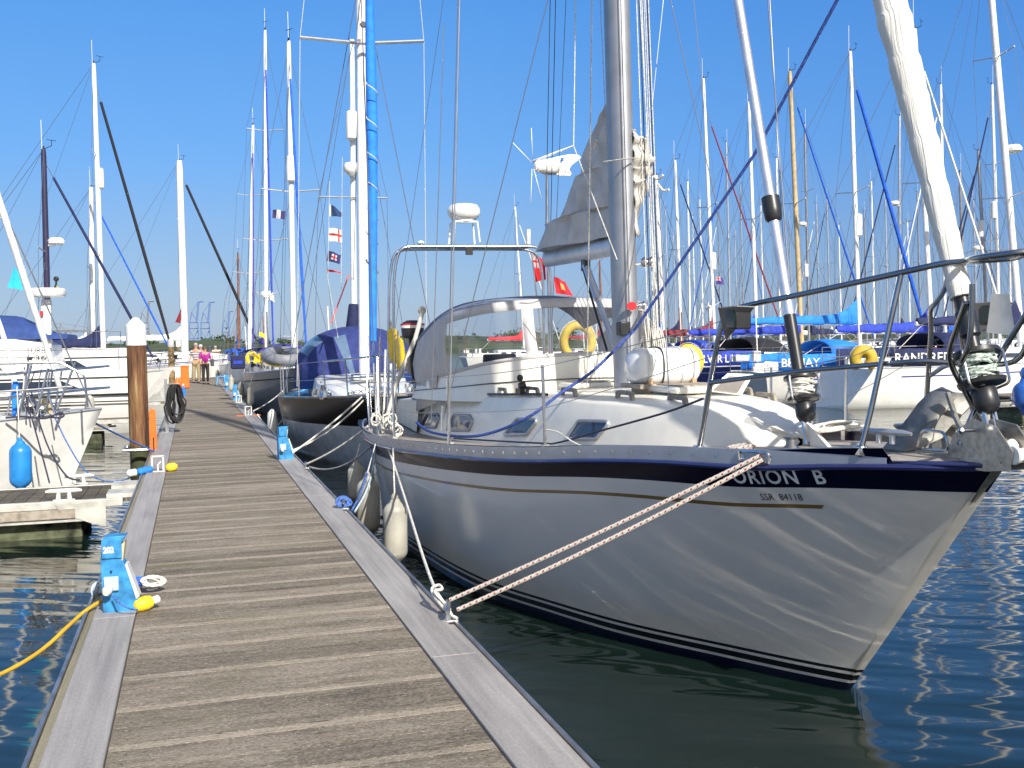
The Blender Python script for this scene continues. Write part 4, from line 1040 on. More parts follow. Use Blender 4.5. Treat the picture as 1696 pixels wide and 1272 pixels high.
HULLB = mat('brown_black_paint', (.010, .007, .006), .3, spec=.35)
HULLG = mat('blue_grey_paint', (.20, .23, .27), .35, coat=.3, var=.1)
BLUEST = mat('blue_stripe', (.01, .03, .25), .4)
REDST = mat('dark_red_cloth', (.22, .02, .03), .8)
LBLUE = mat('bright_blue_canvas', (.015, .20, .72), .8, var=.12, bump=.004, bscale=9)
BLKC = mat('black_canvas', (.012, .012, .018), .85)
PURP = mat('violet_navy_canvas', (.05, .04, .30), .8, var=.15)
SAILC = mat('old_sailcloth', (.55, .57, .55), .8, var=.1)
WSAIL = mat('white_sailcloth', (.72, .72, .70), .8, var=.05)
def bx(px, pz, x): return PX(px, pz, x)
def rowboat(label, px, tx, ty, x, head, **k):
    p = PX(px, 560, x); tp = PY(tx, ty, p.y)
    return yacht(label, (x, p.y), head, tip=tp, **k)
# first row across the fairway, sterns towards the walkway -------------------
rowboat('white sloop with navy sprayhood and scooped stern, nearest across the water', 1692, 1632, -120, 24.6, 0, L=10.8, B=3.5, fb=1.15, cover=NAVY, hood=NAVY, cloth=NAVY, text='RANDREDES', radar=.48, furl=None, scoop=True, stripe=BLUEST, mw=.11, refl=None, spread=2, bow_frac=.42)
rowboat('white sloop with bright blue sprayhood and blue cloths lettered EE JAY', 1545, 1515, 48, 24, 0, L=10.6, B=3.1, fb=1.0, cover=ROYAL, hood=LBLUE, cloth=LBLUE, text='BEE JAY', furl=WSAIL, stripe=BLUEST, spread=1, bow_frac=.335, clothr=(.04, .26))
rowboat('navy-hulled sloop with blue cloths lettered SILVER LINING and a long blue boom cover', 1424, 1408, 85, 24, 0, L=11, B=3.4, fb=1.1, cover=LBLUE, hood=BLKC, cloth=ROYAL, text='SILVER LINING', furl=BLUE, stripe=BLUEST, refl=.42, spread=1, boomlen=5.4, covz=1.35, furlr=.075, hull=HULLN, bow_frac=.30, clothr=(.02, .22))
rowboat('white sloop with beige spruce mast and furled blue genoa behind the grey pulpit', 1328, 1308, 118, 24, 0, L=9.5, B=3.1, mastm=SPRUCE, cover=ROYAL, hood=NAVY, furl=BLUE, spread=1, mw=.10, stripe=REDST)
rowboat('white sloop with royal blue cover between the spruce mast and red furled sail', 1254, 1240, 168, 24, 0, L=9.5, B=3.1, cover=ROYAL, hood=ROYAL, furl=None, spread=1)
rowboat('white sloop with dark red furled headsail, faded red boom cover and very tall mast', 1184, 1165, 130, 24, 0, L=10.5, B=3.3, cover=REDST, hood=NAVY, furl=REDST, refl=.33, spread=1, fur_top=.9)
rowboat('small white sloop left of the red headsail, with navy boom cover and black sprayhood', 1129, 1118, 265, 24, 0, L=8.2, B=2.8, cover=NAVY, hood=BLKC, furl=NAVY, spread=1, lod=1)
rowboat('small sloop just right of the large grey mast, with blue boom cover', 1100, 1087, 290, 24, 0, L=8, B=2.7, cover=BLUE, hood=BLUE, furl=None, spread=1, lod=1)
# second row beyond their pontoon, bows towards us ----------------------------
for args in (
    ('distant white sloop with double radar scanners on a slim mast and furled navy headsail', 1340, 1333, 205, dict(cover=NAVY, furl=None, radar=.55, refl=.34, spread=2)),
    ('distant sloop with a black furled headsail sloping left from its mast', 1489, 1490, 192, dict(cover=NAVY, furl=NAVY, radar=.62, spread=1)),
    ('distant sloop whose mast head shows just right of the white furled genoa', 1566, 1558, 140, dict(cover=BLUE, furl=WSAIL, radar=None, spread=1)),
    ('distant small sloop with short mast, second from the right behind the black furled headsail', 1598, 1590, 285, dict(cover=NAVY, furl=None, spread=1)),
    ('distant sloop with small white radar dome halfway up, left of the tallest white mast', 1637, 1620, 250, dict(cover=BLUE, furl=NAVY, radar=.5, refl=.6, spread=1)),
    ('distant sloop with long black furled headsail and white cylinder reflector by the right edge', 1656, 1643, 140, dict(cover=NAVY, furl=NAVY, refl=.52, spread=2)),
    ('distant small navy-covered sloop between two white masts right of the grey mast', 1143, 1139, 300, dict(cover=NAVY, furl=None, spread=1)),
    ('distant sloop with slim grey mast and light blue cover beyond the red headsail', 1210, 1203, 235, dict(cover=LBLUE, furl=BLUE, spread=1)),
    ('distant sloop with white boom cover behind the spruce mast', 1293, 1286, 262, dict(cover=WSAIL, furl=None, spread=1))):
    lb, px, tx, ty, k = args
    k.setdefault('mastm', (WALLOY, ALLOY, DALLOY)[int(px) % 3]); rowboat(lb, px, tx, ty, 38, 180, L=9.5, B=3.1, lod=1, gear=False, group='yachts in the far rows', **k)
# third row, further still
rr_ = random.Random(5)
for i, (px, ty, lb) in enumerate(((1108, 345, 'faint far sloop with short mast close to the grey mast, third row'), (1165, 330, 'faint far sloop under the red headsail, third row'), (1232, 305, 'faint far sloop with thin white mast left of the inner forestay, third row'), (1375, 322, 'faint far sloop behind the blue furled genoa, third row'), (1449, 300, 'faint far sloop between the tall mast and the black furled headsail, third row'), (1525, 318, 'faint far sloop behind the white furled genoa, third row'), (1618, 332, 'faint far sloop with short mast near the right edge, third row'), (1675, 300, 'faint far sloop at the right edge, third row'))):
    rowboat(lb, px, px-6, ty, 60, 180 if i % 2 else 0, L=9, B=3, lod=2, gear=False, group='yachts in the far rows', cover=(NAVY, BLUE, ROYAL, WSAIL)[i % 4], furl=(NAVY, None, BLUE)[i % 3], spread=1, rails=False, mastm=(ALLOY, WALLOY, DALLOY)[i % 3])
for i, (px, ty, x_, lb) in enumerate((
    (1094, 372, 75, 'hazy far sloop with stubby mast hard against the liferaft side of the grey mast'), (1120, 390, 60, 'hazy far sloop left of the small navy-covered sloop'), (1152, 358, 75, 'hazy far sloop left of the red headsail mast'),
    (1194, 348, 60, 'hazy far sloop just right of the red headsail mast'), (1222, 380, 75, 'hazy far sloop with low mast under the blue control line'), (1265, 340, 60, 'hazy far sloop right of the plain white mast'),
    (1312, 362, 75, 'hazy far sloop left of the spruce mast foot'), (1357, 338, 60, 'hazy far sloop right of the double radar mast'), (1394, 372, 75, 'hazy far sloop left of the tall mast with reflector'),
    (1436, 350, 60, 'hazy far sloop right of the tall mast with reflector'), (1471, 330, 60, 'hazy far sloop under the navy headsail left end'), (1508, 366, 75, 'hazy far sloop behind the upright pulpit leg'),
    (1580, 352, 60, 'hazy far sloop right of the white furled genoa foot'), (1645, 345, 75, 'hazy far sloop left of the tallest white mast foot'))):
    rowboat(lb, px, px-5, ty, x_, 180 if i % 2 else 0, L=9, B=3, lod=2, gear=False, group='yachts in the far rows', cover=(BLUE, NAVY, WSAIL, REDST)[i % 4], furl=(None, NAVY, None, WSAIL)[i % 4], spread=1, rails=False, mastm=(DALLOY, ALLOY, WALLOY)[i % 3])
# behind the big yacht's cockpit
rowboat('small white sloop with slim white mast seen above the grey sprayhood', 868, 853, 342, 24, 0, L=8, B=2.7, cover=RED, furl=WSAIL, spread=1, lod=1, stripe=REDST)
p = PX(997, 560, 30); yacht('old gaff boat with a short varnished brown mast beyond the boom', (30, p.y), 0, L=9, B=3, tip=PY(993, 432, p.y), mastm=BROWNW, hull=HULLN, cover=REDST, furl=None, spread=0, lod=1)
# second yacht alongside: the ketch ahead of the camera --------------------------
hd = math.degrees(math.atan2(-.994, -.11))
kt, km = yacht('black and white ketch with blue tent cover and bright blue furled genoa', (3.06, 19.65), hd, L=11.5, B=3.35, fb=1.02, bandn=3, hull=mat('grey_white_hull', (.66, .67, .67), .25, coat=.5), bandc=HULLB, tip=PY(597, -60, 19.9), furl=None, cover=None, boomlen=.1, hood=None, spread=0, mw=.10, stripe=None,  # one even grey-white paint over the hull below the dark band
             mizzen=(-5.3, PY(583, 66, 25.1), WALLOY), bow_frac=.325, deckm=mat('pale_blue_deck', (.10, .42, .72), .6))
def astern_details():
    r = kt; y = 19.55
    sp0 = PY(600, 72, y)
    for px, py in ((497, 62), (702, 68)):
        b = MB(); e = PY(px, py, y+.1); b.tube([sp0, e], .03, 6); b.build('spreader', ALLOY, km)
        b = MB(); low = PY(492 if px < 600 else 707, 640 if px < 600 else 610, y+.6); b.tube([low, e, PY(510 if px < 600 else 690, -60, y+.1)], .006, 4); b.build('shroud', ROPEW, r)
    b = MB(); b.tube([PY(611, -60, 18.7), PY(613, 60, 18.6), PY(616, 200, 18.4), PY(617, 340, 18.2), PY(618, 565, 17.9)], [.06, .085, .10, .085, .06], 12); fg = b.build('furled_genoa', LBLUE, r)
    for py in (138, 195, 250, 298, 345, 385, 432): 
        b = MB(); pts = []
        for k in range(9): a = -1.9+k*.45; pts.append(PY(616, py-2+k*2.8, 18.25)+V((.098*sin(a), -.098*cos(a), 0)))
        b.tube(pts, .010 if py != 432 else .02, 4); b.build('sheet_wrap', ROPEW, fg)
    b = MB(); b.tube([PY(618, 565, 17.9), PY(621, 650, 16.6)], .02, 6); b.build('forestay', STEEL, r)
    b = MB(); b.lathe([(.05, 0), (.06, .04), (.05, .09)], PY(601, 42, 19.5), (0, -1, 0), 12); b.build('steaming_light', BLACK, km)
    # radome and reflector on the mizzen
    p = PY(583, 208, 24.9); b = MB(); b.lathe([(.09, -.34), (.14, -.30), (.145, 0), (.14, .30), (.09, .34)], p, n=14); b.build('radar_reflector', WHITE, r)
    p = PY(582, 278, 24.8); b = MB(); b.lathe([(.06, -.2), (.14, -.12), (.18, -.06), (.185, .05), (.15, .11), (0, .12)], p, n=16); b.build('radar_dome', WHITE, r)
    b = MB(); e1, e2 = PY(527, 326, 24.9), PY(641, 328, 24.9); b.tube([e1, e2], .02, 5); b.build('spreader', ALLOY, r)
    for px, t in ((527, 300), (641, 300)):
        b = MB(); b.tube([PY(585, 70, 25), PY(px, 327, 24.9), PY(px-6 if px < 560 else px+4, 600, 24)], .006, 4); b.build('shroud', WIRE, r)
    b = MB(); b.tube([PY(586, 505, 24.6), PY(585, 540, 24.5), PY(588, 570, 24.4)], [.12, .17, .10], 10); b.build('mizzen_sail_cover', NAVY, r)
    # blue cockpit tent
    b = MB(); ys = [21.3, 21.9, 22.9, 24.2, 24.9]; prof = {21.3: (.25, .35), 21.9: (.85, .9), 22.9: (.98, 1.05), 24.2: (.95, 1.0), 24.9: (.6, .9)}
    rows = []
    L_, R_ = 497, 676
    for y in ys:
        cx = 3.05+(y-19.65)*.11; k, wk = prof[y]; row = []
        for j in range(15):
            a = pi*j/14; row.append((cx-cos(a)*1.28*wk, y, 1.22+1.32*k*max(0, sin(a))**.62))
        rows.append(row)
    b.grid(rows, mf=lambda i, j: 1 if (i == 1 and 2 <= j <= 3) or (i == 0 and j == 5) else 0)
    b.build('cockpit_tent', [mat('tent_blue_canvas', (.022, .035, .16), .85, var=.15, bump=.006, bscale=6), mat('cloudy_window', (.10, .16, .25), .12)], r, thick=.01, ang=50)
    b = MB(); rows = []
    for y, w, zt in ((17.05, .40, 1.18), (17.45, .56, 1.34), (18.6, .74, 1.40), (20.4, .92, 1.43), (20.8, .95, 1.48), (21.5, .98, 1.5)):
        c_ = 2.64+(y-15.9)*.11; rows.append([(c_-w, y, 1.1), (c_-w+.07, y+.02, zt-.05), (c_-w+.16, y+.04, zt), (c_, y+.04, zt+.05), (c_+w-.16, y+.04, zt), (c_+w-.07, y+.02, zt-.05), (c_+w, y, 1.1)])
    b.grid(rows); b.f.append(list(range(7))); b.m.append(0); b.build('cabin_trunk', WHITE, r, ang=40)
    for y in (17.9, 18.5, 19.1, 19.8):
        c_ = 2.64+(y-15.9)*.11; w = .60+(y-17.5)*.12
        b = MB(); b.prism([(c_-w-.045, y-.15, 1.19), (c_-w-.065, y+.15, 1.19), (c_-w-.045, y+.12, 1.31), (c_-w-.025, y-.12, 1.31)], (.03, 0, 0)); b.build('window', GLASSD, r)
    for sg in (-1, 1):
        for y in (17.6, 18.5, 20.2): 
            cxx = 2.64+(y-15.9)*.11; b = MB(); b.lathe([(.09, 0), (.1, .03), (.06, .07), (.05, .14), (.06, .2)], (cxx+sg*.75, y, 1.22), n=10); b.build('deck_fitting', STEEL, r)
    # name on the white cabin front
    b = MB(); fpx = PY(575, 655, 17.2)
    put_text('BEXTARD', .13, lambda u, v: PY(577+u*66, 656-v*70-5*sin(u*pi), 16.97+.06*abs(u-.5)), BLACK, 'lettering', r, width=1.0)
    # bow anchor cheeks
astern_details()
# third yacht along the walkway and those beyond ---------------------------------
def alongside(label, px, tx, ty, x, **k):
    p = PX(px, 590, x); return yacht(label, (x, p.y), -90, tip=PY(tx, ty, p.y+.2), **k)
alongside('blue-grey hulled sloop with white mast reflector and furled blue genoa, third along the walkway', 487, 478, 68, 3.15, L=10.5, B=3.1, fb=1.15, hull=HULLG, furl=BLUE, refl=.60, hood=PURP, cover=None, spread=1, stripe=NAVY)
alongside('white sloop with a very tall mast and violet-blue furled sail, fourth along the walkway', 441, 439, 50, 3.1, L=11, B=3.2, furl=ROYAL, cover=PURP, hood=NAVY, spread=2, radar=.2)
alongside('white yacht with violet furled sail, fifth along the walkway', 413, 419, 207, 3.0, L=10.5, B=3.2, furl=PURP, cover=None, hood=BLUE, spread=2, mw=.10)
alongside('far white sloop with yellow danbuoy on its stern, sixth along the walkway', 396, 394, 420, 3.0, L=9, B=2.9, furl=None, cover=BLUE, hood=BLUE, spread=1, lod=1, mastm=BROWNW)
# left side berths ------------------------------------------------------------------
def leftboat(label, px, tx, ty, y, **k):
    p = PY(px, 575, y); return yacht(label, (p.x, y), 0, tip=PY(tx, ty, y), **k)
leftboat('white yacht with a dark navy mast behind the motor cruisers', 80, 72, 247, 38, L=9, B=3, mastm=DARKM, furl=NAVY, cover=NAVY, spread=1, radar=.58, mw=.10, furlr=.05)
leftboat('white yacht with tall white mast and long black furled headsail beside the rusty pile', 171, 155, 105, 47, L=11.5, B=3.4, furl=BLKC, cover=NAVY, hood=NAVY, spread=2, refl=.62, mw=.11, furlr=.07, bow_frac=.26)
leftboat('white yacht with shorter stout white mast next to the tall one on the left', 153, 151, 310, 52, L=9.5, B=3.1, furl=BLUE, cover=WSAIL, hood=NAVY, spread=1, mw=.13)
leftboat('white blue-striped yacht with thick white mast across the far end of the walkway', 306, 297, 266, 66, L=12, B=3.6, fb=1.4, furl=BLKC, cover=WSAIL, hood=None, spread=0, mw=.22, furlr=.09, stripe=BLUEST, stripe2=True, bow_frac=.38)
# ------------------------------------------------------------------ left berth: finger pontoon, yacht, motor cruisers
def finger(label, xa, xb_, ya, yb, z=.42, near=False, group=None):
    r = thing('finger_pontoon', label, 'pontoon', ((xa+xb_)/2, (ya+yb)/2, z), group=group)
    b = MB(); pl = []; x = xa; rn = random.Random(int(ya*10))
    w = .145 if near else .5
    while x < xb_-.01:
        b.box((x+w/2, (ya+yb)/2, z-.02), (w-.008, yb-ya-.16, .04)); pl += [rn.uniform(-.35, .1) if near else rn.uniform(.2, .6)]*8; x += w
    b.at = {'pl': pl}; b.build('decking', DECKY if near else DECK, r)
    b = MB()
    for y in (ya+.04, yb-.04): b.box(((xa+xb_)/2, y, z-.035), (xb_-xa, .07, .09))
    b.build('frame', FRM, r, bevel=.008)
    b = MB()
    for y in (ya-.012, yb+.012): b.box(((xa+xb_)/2-.25, y, z-.13), (xb_-xa-.5, .03, .10))
    b.build('rubbing_board', TEAK, r)
    b = MB()
    for y in (ya+.03, yb-.03): b.box(((xa+xb_)/2-.2, y, z-.205), (xb_-xa-.4, .06, .04))
    b.build('lower_beam', FRM, r)
    n = max(1, int((xb_-xa)/3.2))
    for i in range(n):
        cx = xb_-1.9-i*3.2-(0 if near else .2)
        b = MB(); b.box((cx+.3, (ya+yb)/2, -.05), (2.3, (yb-ya)*.8, .5)); b.build('float', FLOAT, r, bevel=.03)
    return r
DECKY = DECK
FRM = mat('galvanised_frame', (.50, .49, .44), .55, .2, var=.15)
yn = PZ(100, 832, .42).y; yf = PZ(115, 805, .42).y
fp_ = finger('grey finger pontoon with weathered cross planks on the near left, under the white bow', -13, -.80, yn, yf, near=True)
b = MB(); b.prism([(-1.5, yn-.01, .40), (-.98, yn-.01, .40), (-.98, yn-.01, .12), (-1.12, yn-.01, .16), (-1.45, yn-.01, .30)], (0, .03, 0)); b.build('gusset', FRM, fp_)
for y_ in (yn+.35, yf-.35):
    b = MB(); b.box((-.83, y_, .44), (.3, .45, .05)); b.build('hinge_plate', FRM, fp_)
def dock_cleat(label, p, d, L=.26, m=None, group='cleats on the pontoons', cup=False):
    m = m or DSTEEL; d = V(d).normalized(); p = V(p)
    r = thing('mooring_cleat', label, 'cleat', p, group=group)
    b = MB(); b.box(p+V((0, 0, .006)), (.09 if abs(d.x) < .5 else L*.6, L*.6 if abs(d.x) < .5 else .09, .012)); b.build('base_plate', m, r, bevel=.002)
    b = MB()
    for k in (-.16, .16): b.tube([p+d*L*k+V((0, 0, .01)), p+d*L*k*.9+V((0, 0, L*.26))], [L*.07, L*.05], 8)
    b.build('stem', m, r)
    b = MB(); h = L*.28; b.tube([p-d*L*.5+V((0, 0, h)), p-d*L*.35+V((0, 0, h+.006)), p+V((0, 0, h+.004)), p+d*L*.35+V((0, 0, h+.006)), p+d*L*.5+V((0, 0, h))], [L*.04, L*.065, L*.07, L*.065, L*.04], 10); b.build('horn', m, r)
    return r
CW = mat('white_cast_cleat', (.66, .65, .60), .5, var=.12)
dock_cleat('white horn cleat on the near edge of the left finger pontoon', PZ(106, 829, .42), (1, 0, 0), .38, CW)
dock_cleat('white horn cleat on the far edge of the left finger pontoon', PZ(131, 802, .42), (1, 0, 0), .36, CW)
dock_cleat('grey cleat holding the red flecked mooring line on the walkway edge', (1.375, 5.93, ZD), (.25, 1, .0), .26)
dock_cleat('small cleat wrapped in blue rope on the right edge of the walkway', (1.38, 10.36, ZD), (.1, 1, 0), .24)
dock_cleat('small cleat with white bow line near the leaning blue pedestal', (1.38, 14.0, ZD), (.1, 1, 0), .22)
def u_cleat(label, p, base=None):
    r = thing('mooring_bracket', label, 'cleat', p, group='white box cleats on the walkway'); p = V(p); b = MB()
    for x in (-.07, .07): b.box(p+V((x, 0, .11)), (.022, .07, .22))
    b.box(p+V((0, 0, .212)), (.16, .07, .02)); b.box(p+V((0, 0, .01)), (.16, .08, .02)); b.tube([p+V((0, 0, 0)), p+V((0, 0, .10)), p+V((.04, 0, .14))], .012, 6)
    b.build('bracket', CW, r, bevel=.003)
    if base: b = MB(); b.box(p+V((0, 0, .006)), (.55, .16, .012)); b.build('base_strip', base, r)
    return r
u_cleat('white box cleat on the left edge of the walkway beside the yellow plug', (-.47, 14.4, ZD))
u_cleat('white box cleat with orange base strip on the right edge of the walkway', (1.22, 25.5, ZD), ORANGE)
u_cleat('small white box cleat furthest along the right edge of the walkway', (1.25, 31.5, ZD))
# near left yacht
bp_ = PY(168, 688, 15.9); LN = 9.6
nb, nm = yacht('white yacht with a blue fender, its bow pointing at the walkway from the left', (bp_.x-LN*.4, 15.9), 0, L=LN, B=2.9, fb=.98, hull=WHITE, stripe=None, furl=None, cover=None, spread=1, hood=None, tip=None, ovh=.055, full=3.4)
def near_left():
    r = nb
    f0, f1 = PY(103, 655, 15.9), PY(-2, 330, 15.9); dd = f1-f0
    b = MB(); n = 30; b.tube([f0+dd*(.02+1.3*i/n) for i in range(n+1)], [.032+.016*min(1, i/12)+.003*sin(i*1.9) for i in range(n+1)], 12); b.build('furled_genoa', SAILC, r, ang=60)
    b = MB(); b.tube([PY(30, 690, 15.6), PY(20, 600, 15.6), PY(0, 540, 15.6), PY(-30, 460, 15.6)], .035, 10); b.build('furled_staysail', mat('white_sailcloth', (.7, .7, .7)), r)
    b = MB(); b.tube([PY(26, 690, 15.5), PY(25, 650, 15.5), PY(27, 632, 15.5)], .045, 8); b.build('blue_sleeve', LBLUE, r)
    for pts in (((145, 674), (140, 622), (100, 600), (-60, 604)), ((95, 676), (125, 600)), ((30, 690), (52, 605)), ((60, 684), (80, 610)), ((120, 640), (60, 645), (-60, 652))):
        b = MB(); b.tube(arc_corner([PY(x, y, 15.1) for x, y in pts], .05), .016, 8); b.build('pulpit_tube', STEEL, r)
    b = MB(); b.prism([PY(*q, 15.5) for q in ((56, 668), (70, 662), (80, 660), (90, 690), (80, 692), (76, 674), (60, 676))], (0, .10, 0)); b.build('anchor_fairing', mat('beige_plastic', (.45, .38, .24), .6), r, bevel=.01)
    b = MB(); b.ball(PY(48, 672, 15.3), .13, 12, sc=(1.2, 1, .7)); b.lathe([(.06, -.1), (.08, 0), (.06, .1)], PY(60, 678, 15.3), (1, 0, 0), 10); b.build('windlass', DSTEEL, r)
    rn = random.Random(8)
    for i in range(9):
        x = 35+rn.random()*50; b = MB(); b.tube(smooth([PY(x, 600+rn.random()*30, 15.2), PY(x-8+rn.random()*6, 645, 15.2), PY(x-15+rn.random()*30, 690, 15.1)], 4), rn.choice((.008, .012)), 5); b.build('foredeck_line', rn.choice((ROPEW, ROPEK, STEEL)), r)
near_left()
def rope(label, pts, rad, m, name='mooring_line', group='mooring lines', sm=5, n=6):
    b = MB(); b.tube(smooth(pts, sm) if sm else pts, rad, n); o = b.build(name, m, None, ang=80); tag(o, label, 'rope', group); return o
rope('dark line from white bow to finger pontoon, left of a close pair', [PY(52, 690, 14.7), PY(66, 740, 14.5), PY(82, 800, 14.3)], .011, ROPEK)
rope('dark line from white bow to finger pontoon, right of the close pair', [PY(62, 690, 14.7), PY(82, 745, 14.5), PY(110, 788, 14.2), PY(132, 795, 14.1)], .011, ROPEK)
rope('thin blue line looping from the white bow across the water to the blue plug', [PY(90, 690, 15), PY(112, 735, 14.9), PY(140, 778, 14.6), PY(172, 796, 14.4), PY(205, 795, 14.4), PY(228, 783, 14.4)], .009, ROPEB)
rope('navy mooring line from the white bow past the rusty pile to the walkway', [PY(150, 697, 15.9), PY(200, 722, 16.8), PY(256, 748, 17.4)], .014, ROPEB)
rope('black line laid along the foredeck of the left yacht', [PY(10, 692, 15), PY(40, 690, 14.9), PY(75, 693, 14.8), PY(98, 684, 14.8), PY(106, 688, 14.8), PY(98, 692, 14.8), PY(80, 690, 14.8)], .013, ROPEK)
def fender(label, p, L, D, m, rp=None, group='fenders', name='fender', pointed=False):
    p = V(p); r = thing(name, label, 'fender', p, group=group); R = D/2
    b = MB(); prof = [(R*.18, -L/2), (R*.35, -L/2+.01)]+[(R*sin(a), -L/2+.03+R*.9*(1-cos(a))) for a in (.5, .8, 1.1, 1.35, 1.57)]+[(R, L/2-.03-R*.9)]+[(R*sin(a), L/2-.03-R*.9*(1-cos(a))) for a in (1.35, 1.1, .8, .5)]+[(R*.35, L/2-.01), (R*.18, L/2)]
    b.lathe(prof, p, (.02, .03, 1), 20); b.build('body', m, r)
    b = MB(); b.lathe([(.03, 0), (.035, .02), (.02, .05)], p+V((0, 0, L/2-.01)), n=8); b.build('eye', m, r)
    if rp: b = MB(); b.tube([p+V((0, 0, L/2+.03)), V(rp)], .007, 5); b.build('lanyard', ROPEB if m is LBLUE else ROPEW, r)
    return r
FBL = mat('blue_fender_vinyl', (.02, .22, .58), .35, var=.1)
fender('bright blue cylindrical fender hanging from the white bow on the left', PY(34, 771, 14.2), .62, .26, FBL, PY(28, 640, 15.1))
fender('pale weathered fender between the walkway and the large hull, nearest the camera', PY(655, 880, 9.3), .60, .215, FENDW, PY(651, 742, 9.6))
fender('pale weathered fender against the large hull, middle one behind the nearest', PY(610, 838, 11.3), .66, .25, FENDW, PY(622, 735, 11.4))
fender('pale weathered fender under the quarter of the large hull, furthest of its three', PY(591, 800, 12.6), .52, .22, FENDW, PY(596, 735, 12.7))
for lb, q, y in (('white fender hanging at the bow of the blue-grey hull', (415, 656), 27.5), ('white fender further aft on the blue-grey hull', (383, 636), 36)):
    c = PY(*q, y); fender(lb, c, .52, .17, FENDW, c+V((0.1, 0, .65)))
c = PY(1700, 655, 4.6); fender('round blue fender cut by the right edge of the picture', c, .22, .14, mat('glossy_blue_vinyl', (.03, .13, .5), .15, coat=.6))
# motor cruisers
def cruiser(label, stern, y, L, B, hz, sup=None, canopy=None, col=WHITE, mastpx=None, txt=False, group='motor cruisers on the left'):
    r = thing('motor_cruiser', label, 'motor boat', (stern-L/2, y, 0), group=group)
    b = MB(); rows = []; n = 14
    for i in range(n+1):
        s = i/n; h = B/2*min(1, max(.02, 1-max(0, (s-.55)/.45)**2.2)); zt = hz+.35*s**2; hw_ = h*.86
        x = stern-L*s
        half_ = [(x+(.12 if i == 0 else 0), -h, zt), (x, -h-.03, zt-.12), (x, -h+.02, zt*.55), (x+.4*s, -hw_, .12), (x+.8*s, -hw_*.6, -.4)]
        rows.append(half_+[(p[0], -p[1], p[2]) for p in half_[::-1]])
    rows = [[(p[0], p[1]+y, p[2]) for p in q] for q in rows]
    b.grid(rows); b.f.append(list(range(10))); b.m.append(0); b.build('hull', col, r, ang=40)
    b = MB(); b.grid([[(stern-L*i/n, y+k*B/2*min(1, max(.02, 1-max(0, (i/n-.55)/.45)**2.2)), hz+.35*(i/n)**2-.02) for k in (-1, 0, 1)] for i in range(n+1)]); b.build('deck', col, r)
    for z0, h_, x0_, x1_ in ((hz*.87, .03, .0, .8), (hz*.60, .05, .0, .7), (hz*.50, .03, .0, .7), (hz*.46, .03, .12, .6)):
        b = MB(); b.grid([[(stern-L*(x0_+(x1_-x0_)*i/6), y-B/2*min(1, max(.02, 1-max(0, ((x0_+(x1_-x0_)*i/6)-.55)/.45)**2.2))-.045, z0+k*h_) for k in (0, 1)] for i in range(7)]); b.build('stripe', BLACK, r, thick=.01)
    wx = stern-L*.1; b = MB(); b.prism([(wx, y-B/2-.05, hz*.72), (wx-.4, y-B/2-.05, hz*.84), (wx-3.2, y-B/2-.05, hz*.84), (wx-4, y-B/2-.05, hz*.72)], (0, .08, 0)); b.build('window', GLASSD, r)
    for k in range(3):
        b = MB(); b.lathe([(.02, -.3), (.1, -.24), (.11, 0), (.1, .2), (.02, .27)], (stern-L*(.08+.2*k), y-B/2-.14, hz*.45), n=10); b.build('fender', FENDW, r)
    b = MB(); b.prism([(stern-L*.34, y-B*.44, hz), (stern-L*.25, y-B*.44, hz), (stern-L*.30, y-B*.40, hz+.75), (stern-L*.36, y-B*.40, hz+.75)], (0, B*.84, 0)); b.build('aft_screen', mat('smoked_screen', (.10, .11, .13), .12), r)
    # guard rail
    b = MB(); pts = [(stern-L*s, y-B/2*min(1, max(.02, 1-max(0, (s-.55)/.45)**2.2))+.05, hz+.35*s*s+.5) for s in (0.02, .2, .4, .6, .8, .95)]
    b.tube(pts, .014, 6)
    for p in pts: b.tube([p, (p[0], p[1], p[2]-.52)], .012, 5)
    b.build('guard_rail', STEEL, r)
    if sup:
        x0_, x1_, zt = sup
        b = MB(); rows = []
        for i, (x, z) in enumerate(((x0_, hz-.02), (x0_-.1, zt-.3), (x0_-.9, zt), (x1_+1.4, zt+.05), (x1_, hz+.1))):
            rows.append([(x, y-B*.42, hz-.05), (x, y-B*.40, max(hz, z-.25)), (x, y-B*.33, z), (x, y+B*.33, z), (x, y+B*.40, max(hz, z-.25)), (x, y+B*.42, hz-.05)])
        b.grid(rows); b.f.append([0, 1, 2, 3, 4, 5]); b.m.append(0); b.build('superstructure', col, r, ang=35)
        b = MB(); b.prism([(x0_-1.5, y-B*.43, hz+.15), (x0_-2.2, y-B*.41, zt-.32), (x0_-5, y-B*.41, zt-.32), (x0_-6, y-B*.43, hz+.15)], (0, .03, 0)); b.build('window', mat('brown_tinted_glass', (.09, .07, .05), .1), r)
    if canopy:
        x0_, x1_, z0, z1 = canopy
        b = MB(); rows = []
        for x, z in ((x0_+.35, z0+.02), (x0_-.1, z1-.5), (x0_-.9, z1-.08), (x0_-2.4, z1), (x1_, z1-.04)):
            rows.append([(x, y-B*.37, z0-.1), (x, y-B*.34, max(z0, z-.25)), (x, y-B*.2, z), (x, y+B*.2, z), (x, y+B*.34, max(z0, z-.25)), (x, y+B*.37, z0-.1)])
        b.grid(rows); b.f.append([0, 1, 2, 3, 4, 5]); b.m.append(0); b.build('canopy', mat('faded_navy_canvas', (.025, .06, .22), .85, var=.12, bump=.004, bscale=6), r, ang=40)
    return r
cx0 = PY(213, 600, 28).x
c0 = cruiser('white motor cruiser lettered TURBO with navy canopy and radar mast', cx0, 29.7, 11.5, 3.4, 1.62, sup=(PY(92, 600, 28.5).x, cx0-10, 2.55), canopy=(PY(88, 600, 28.5).x, cx0-10, 2.5, 3.08))
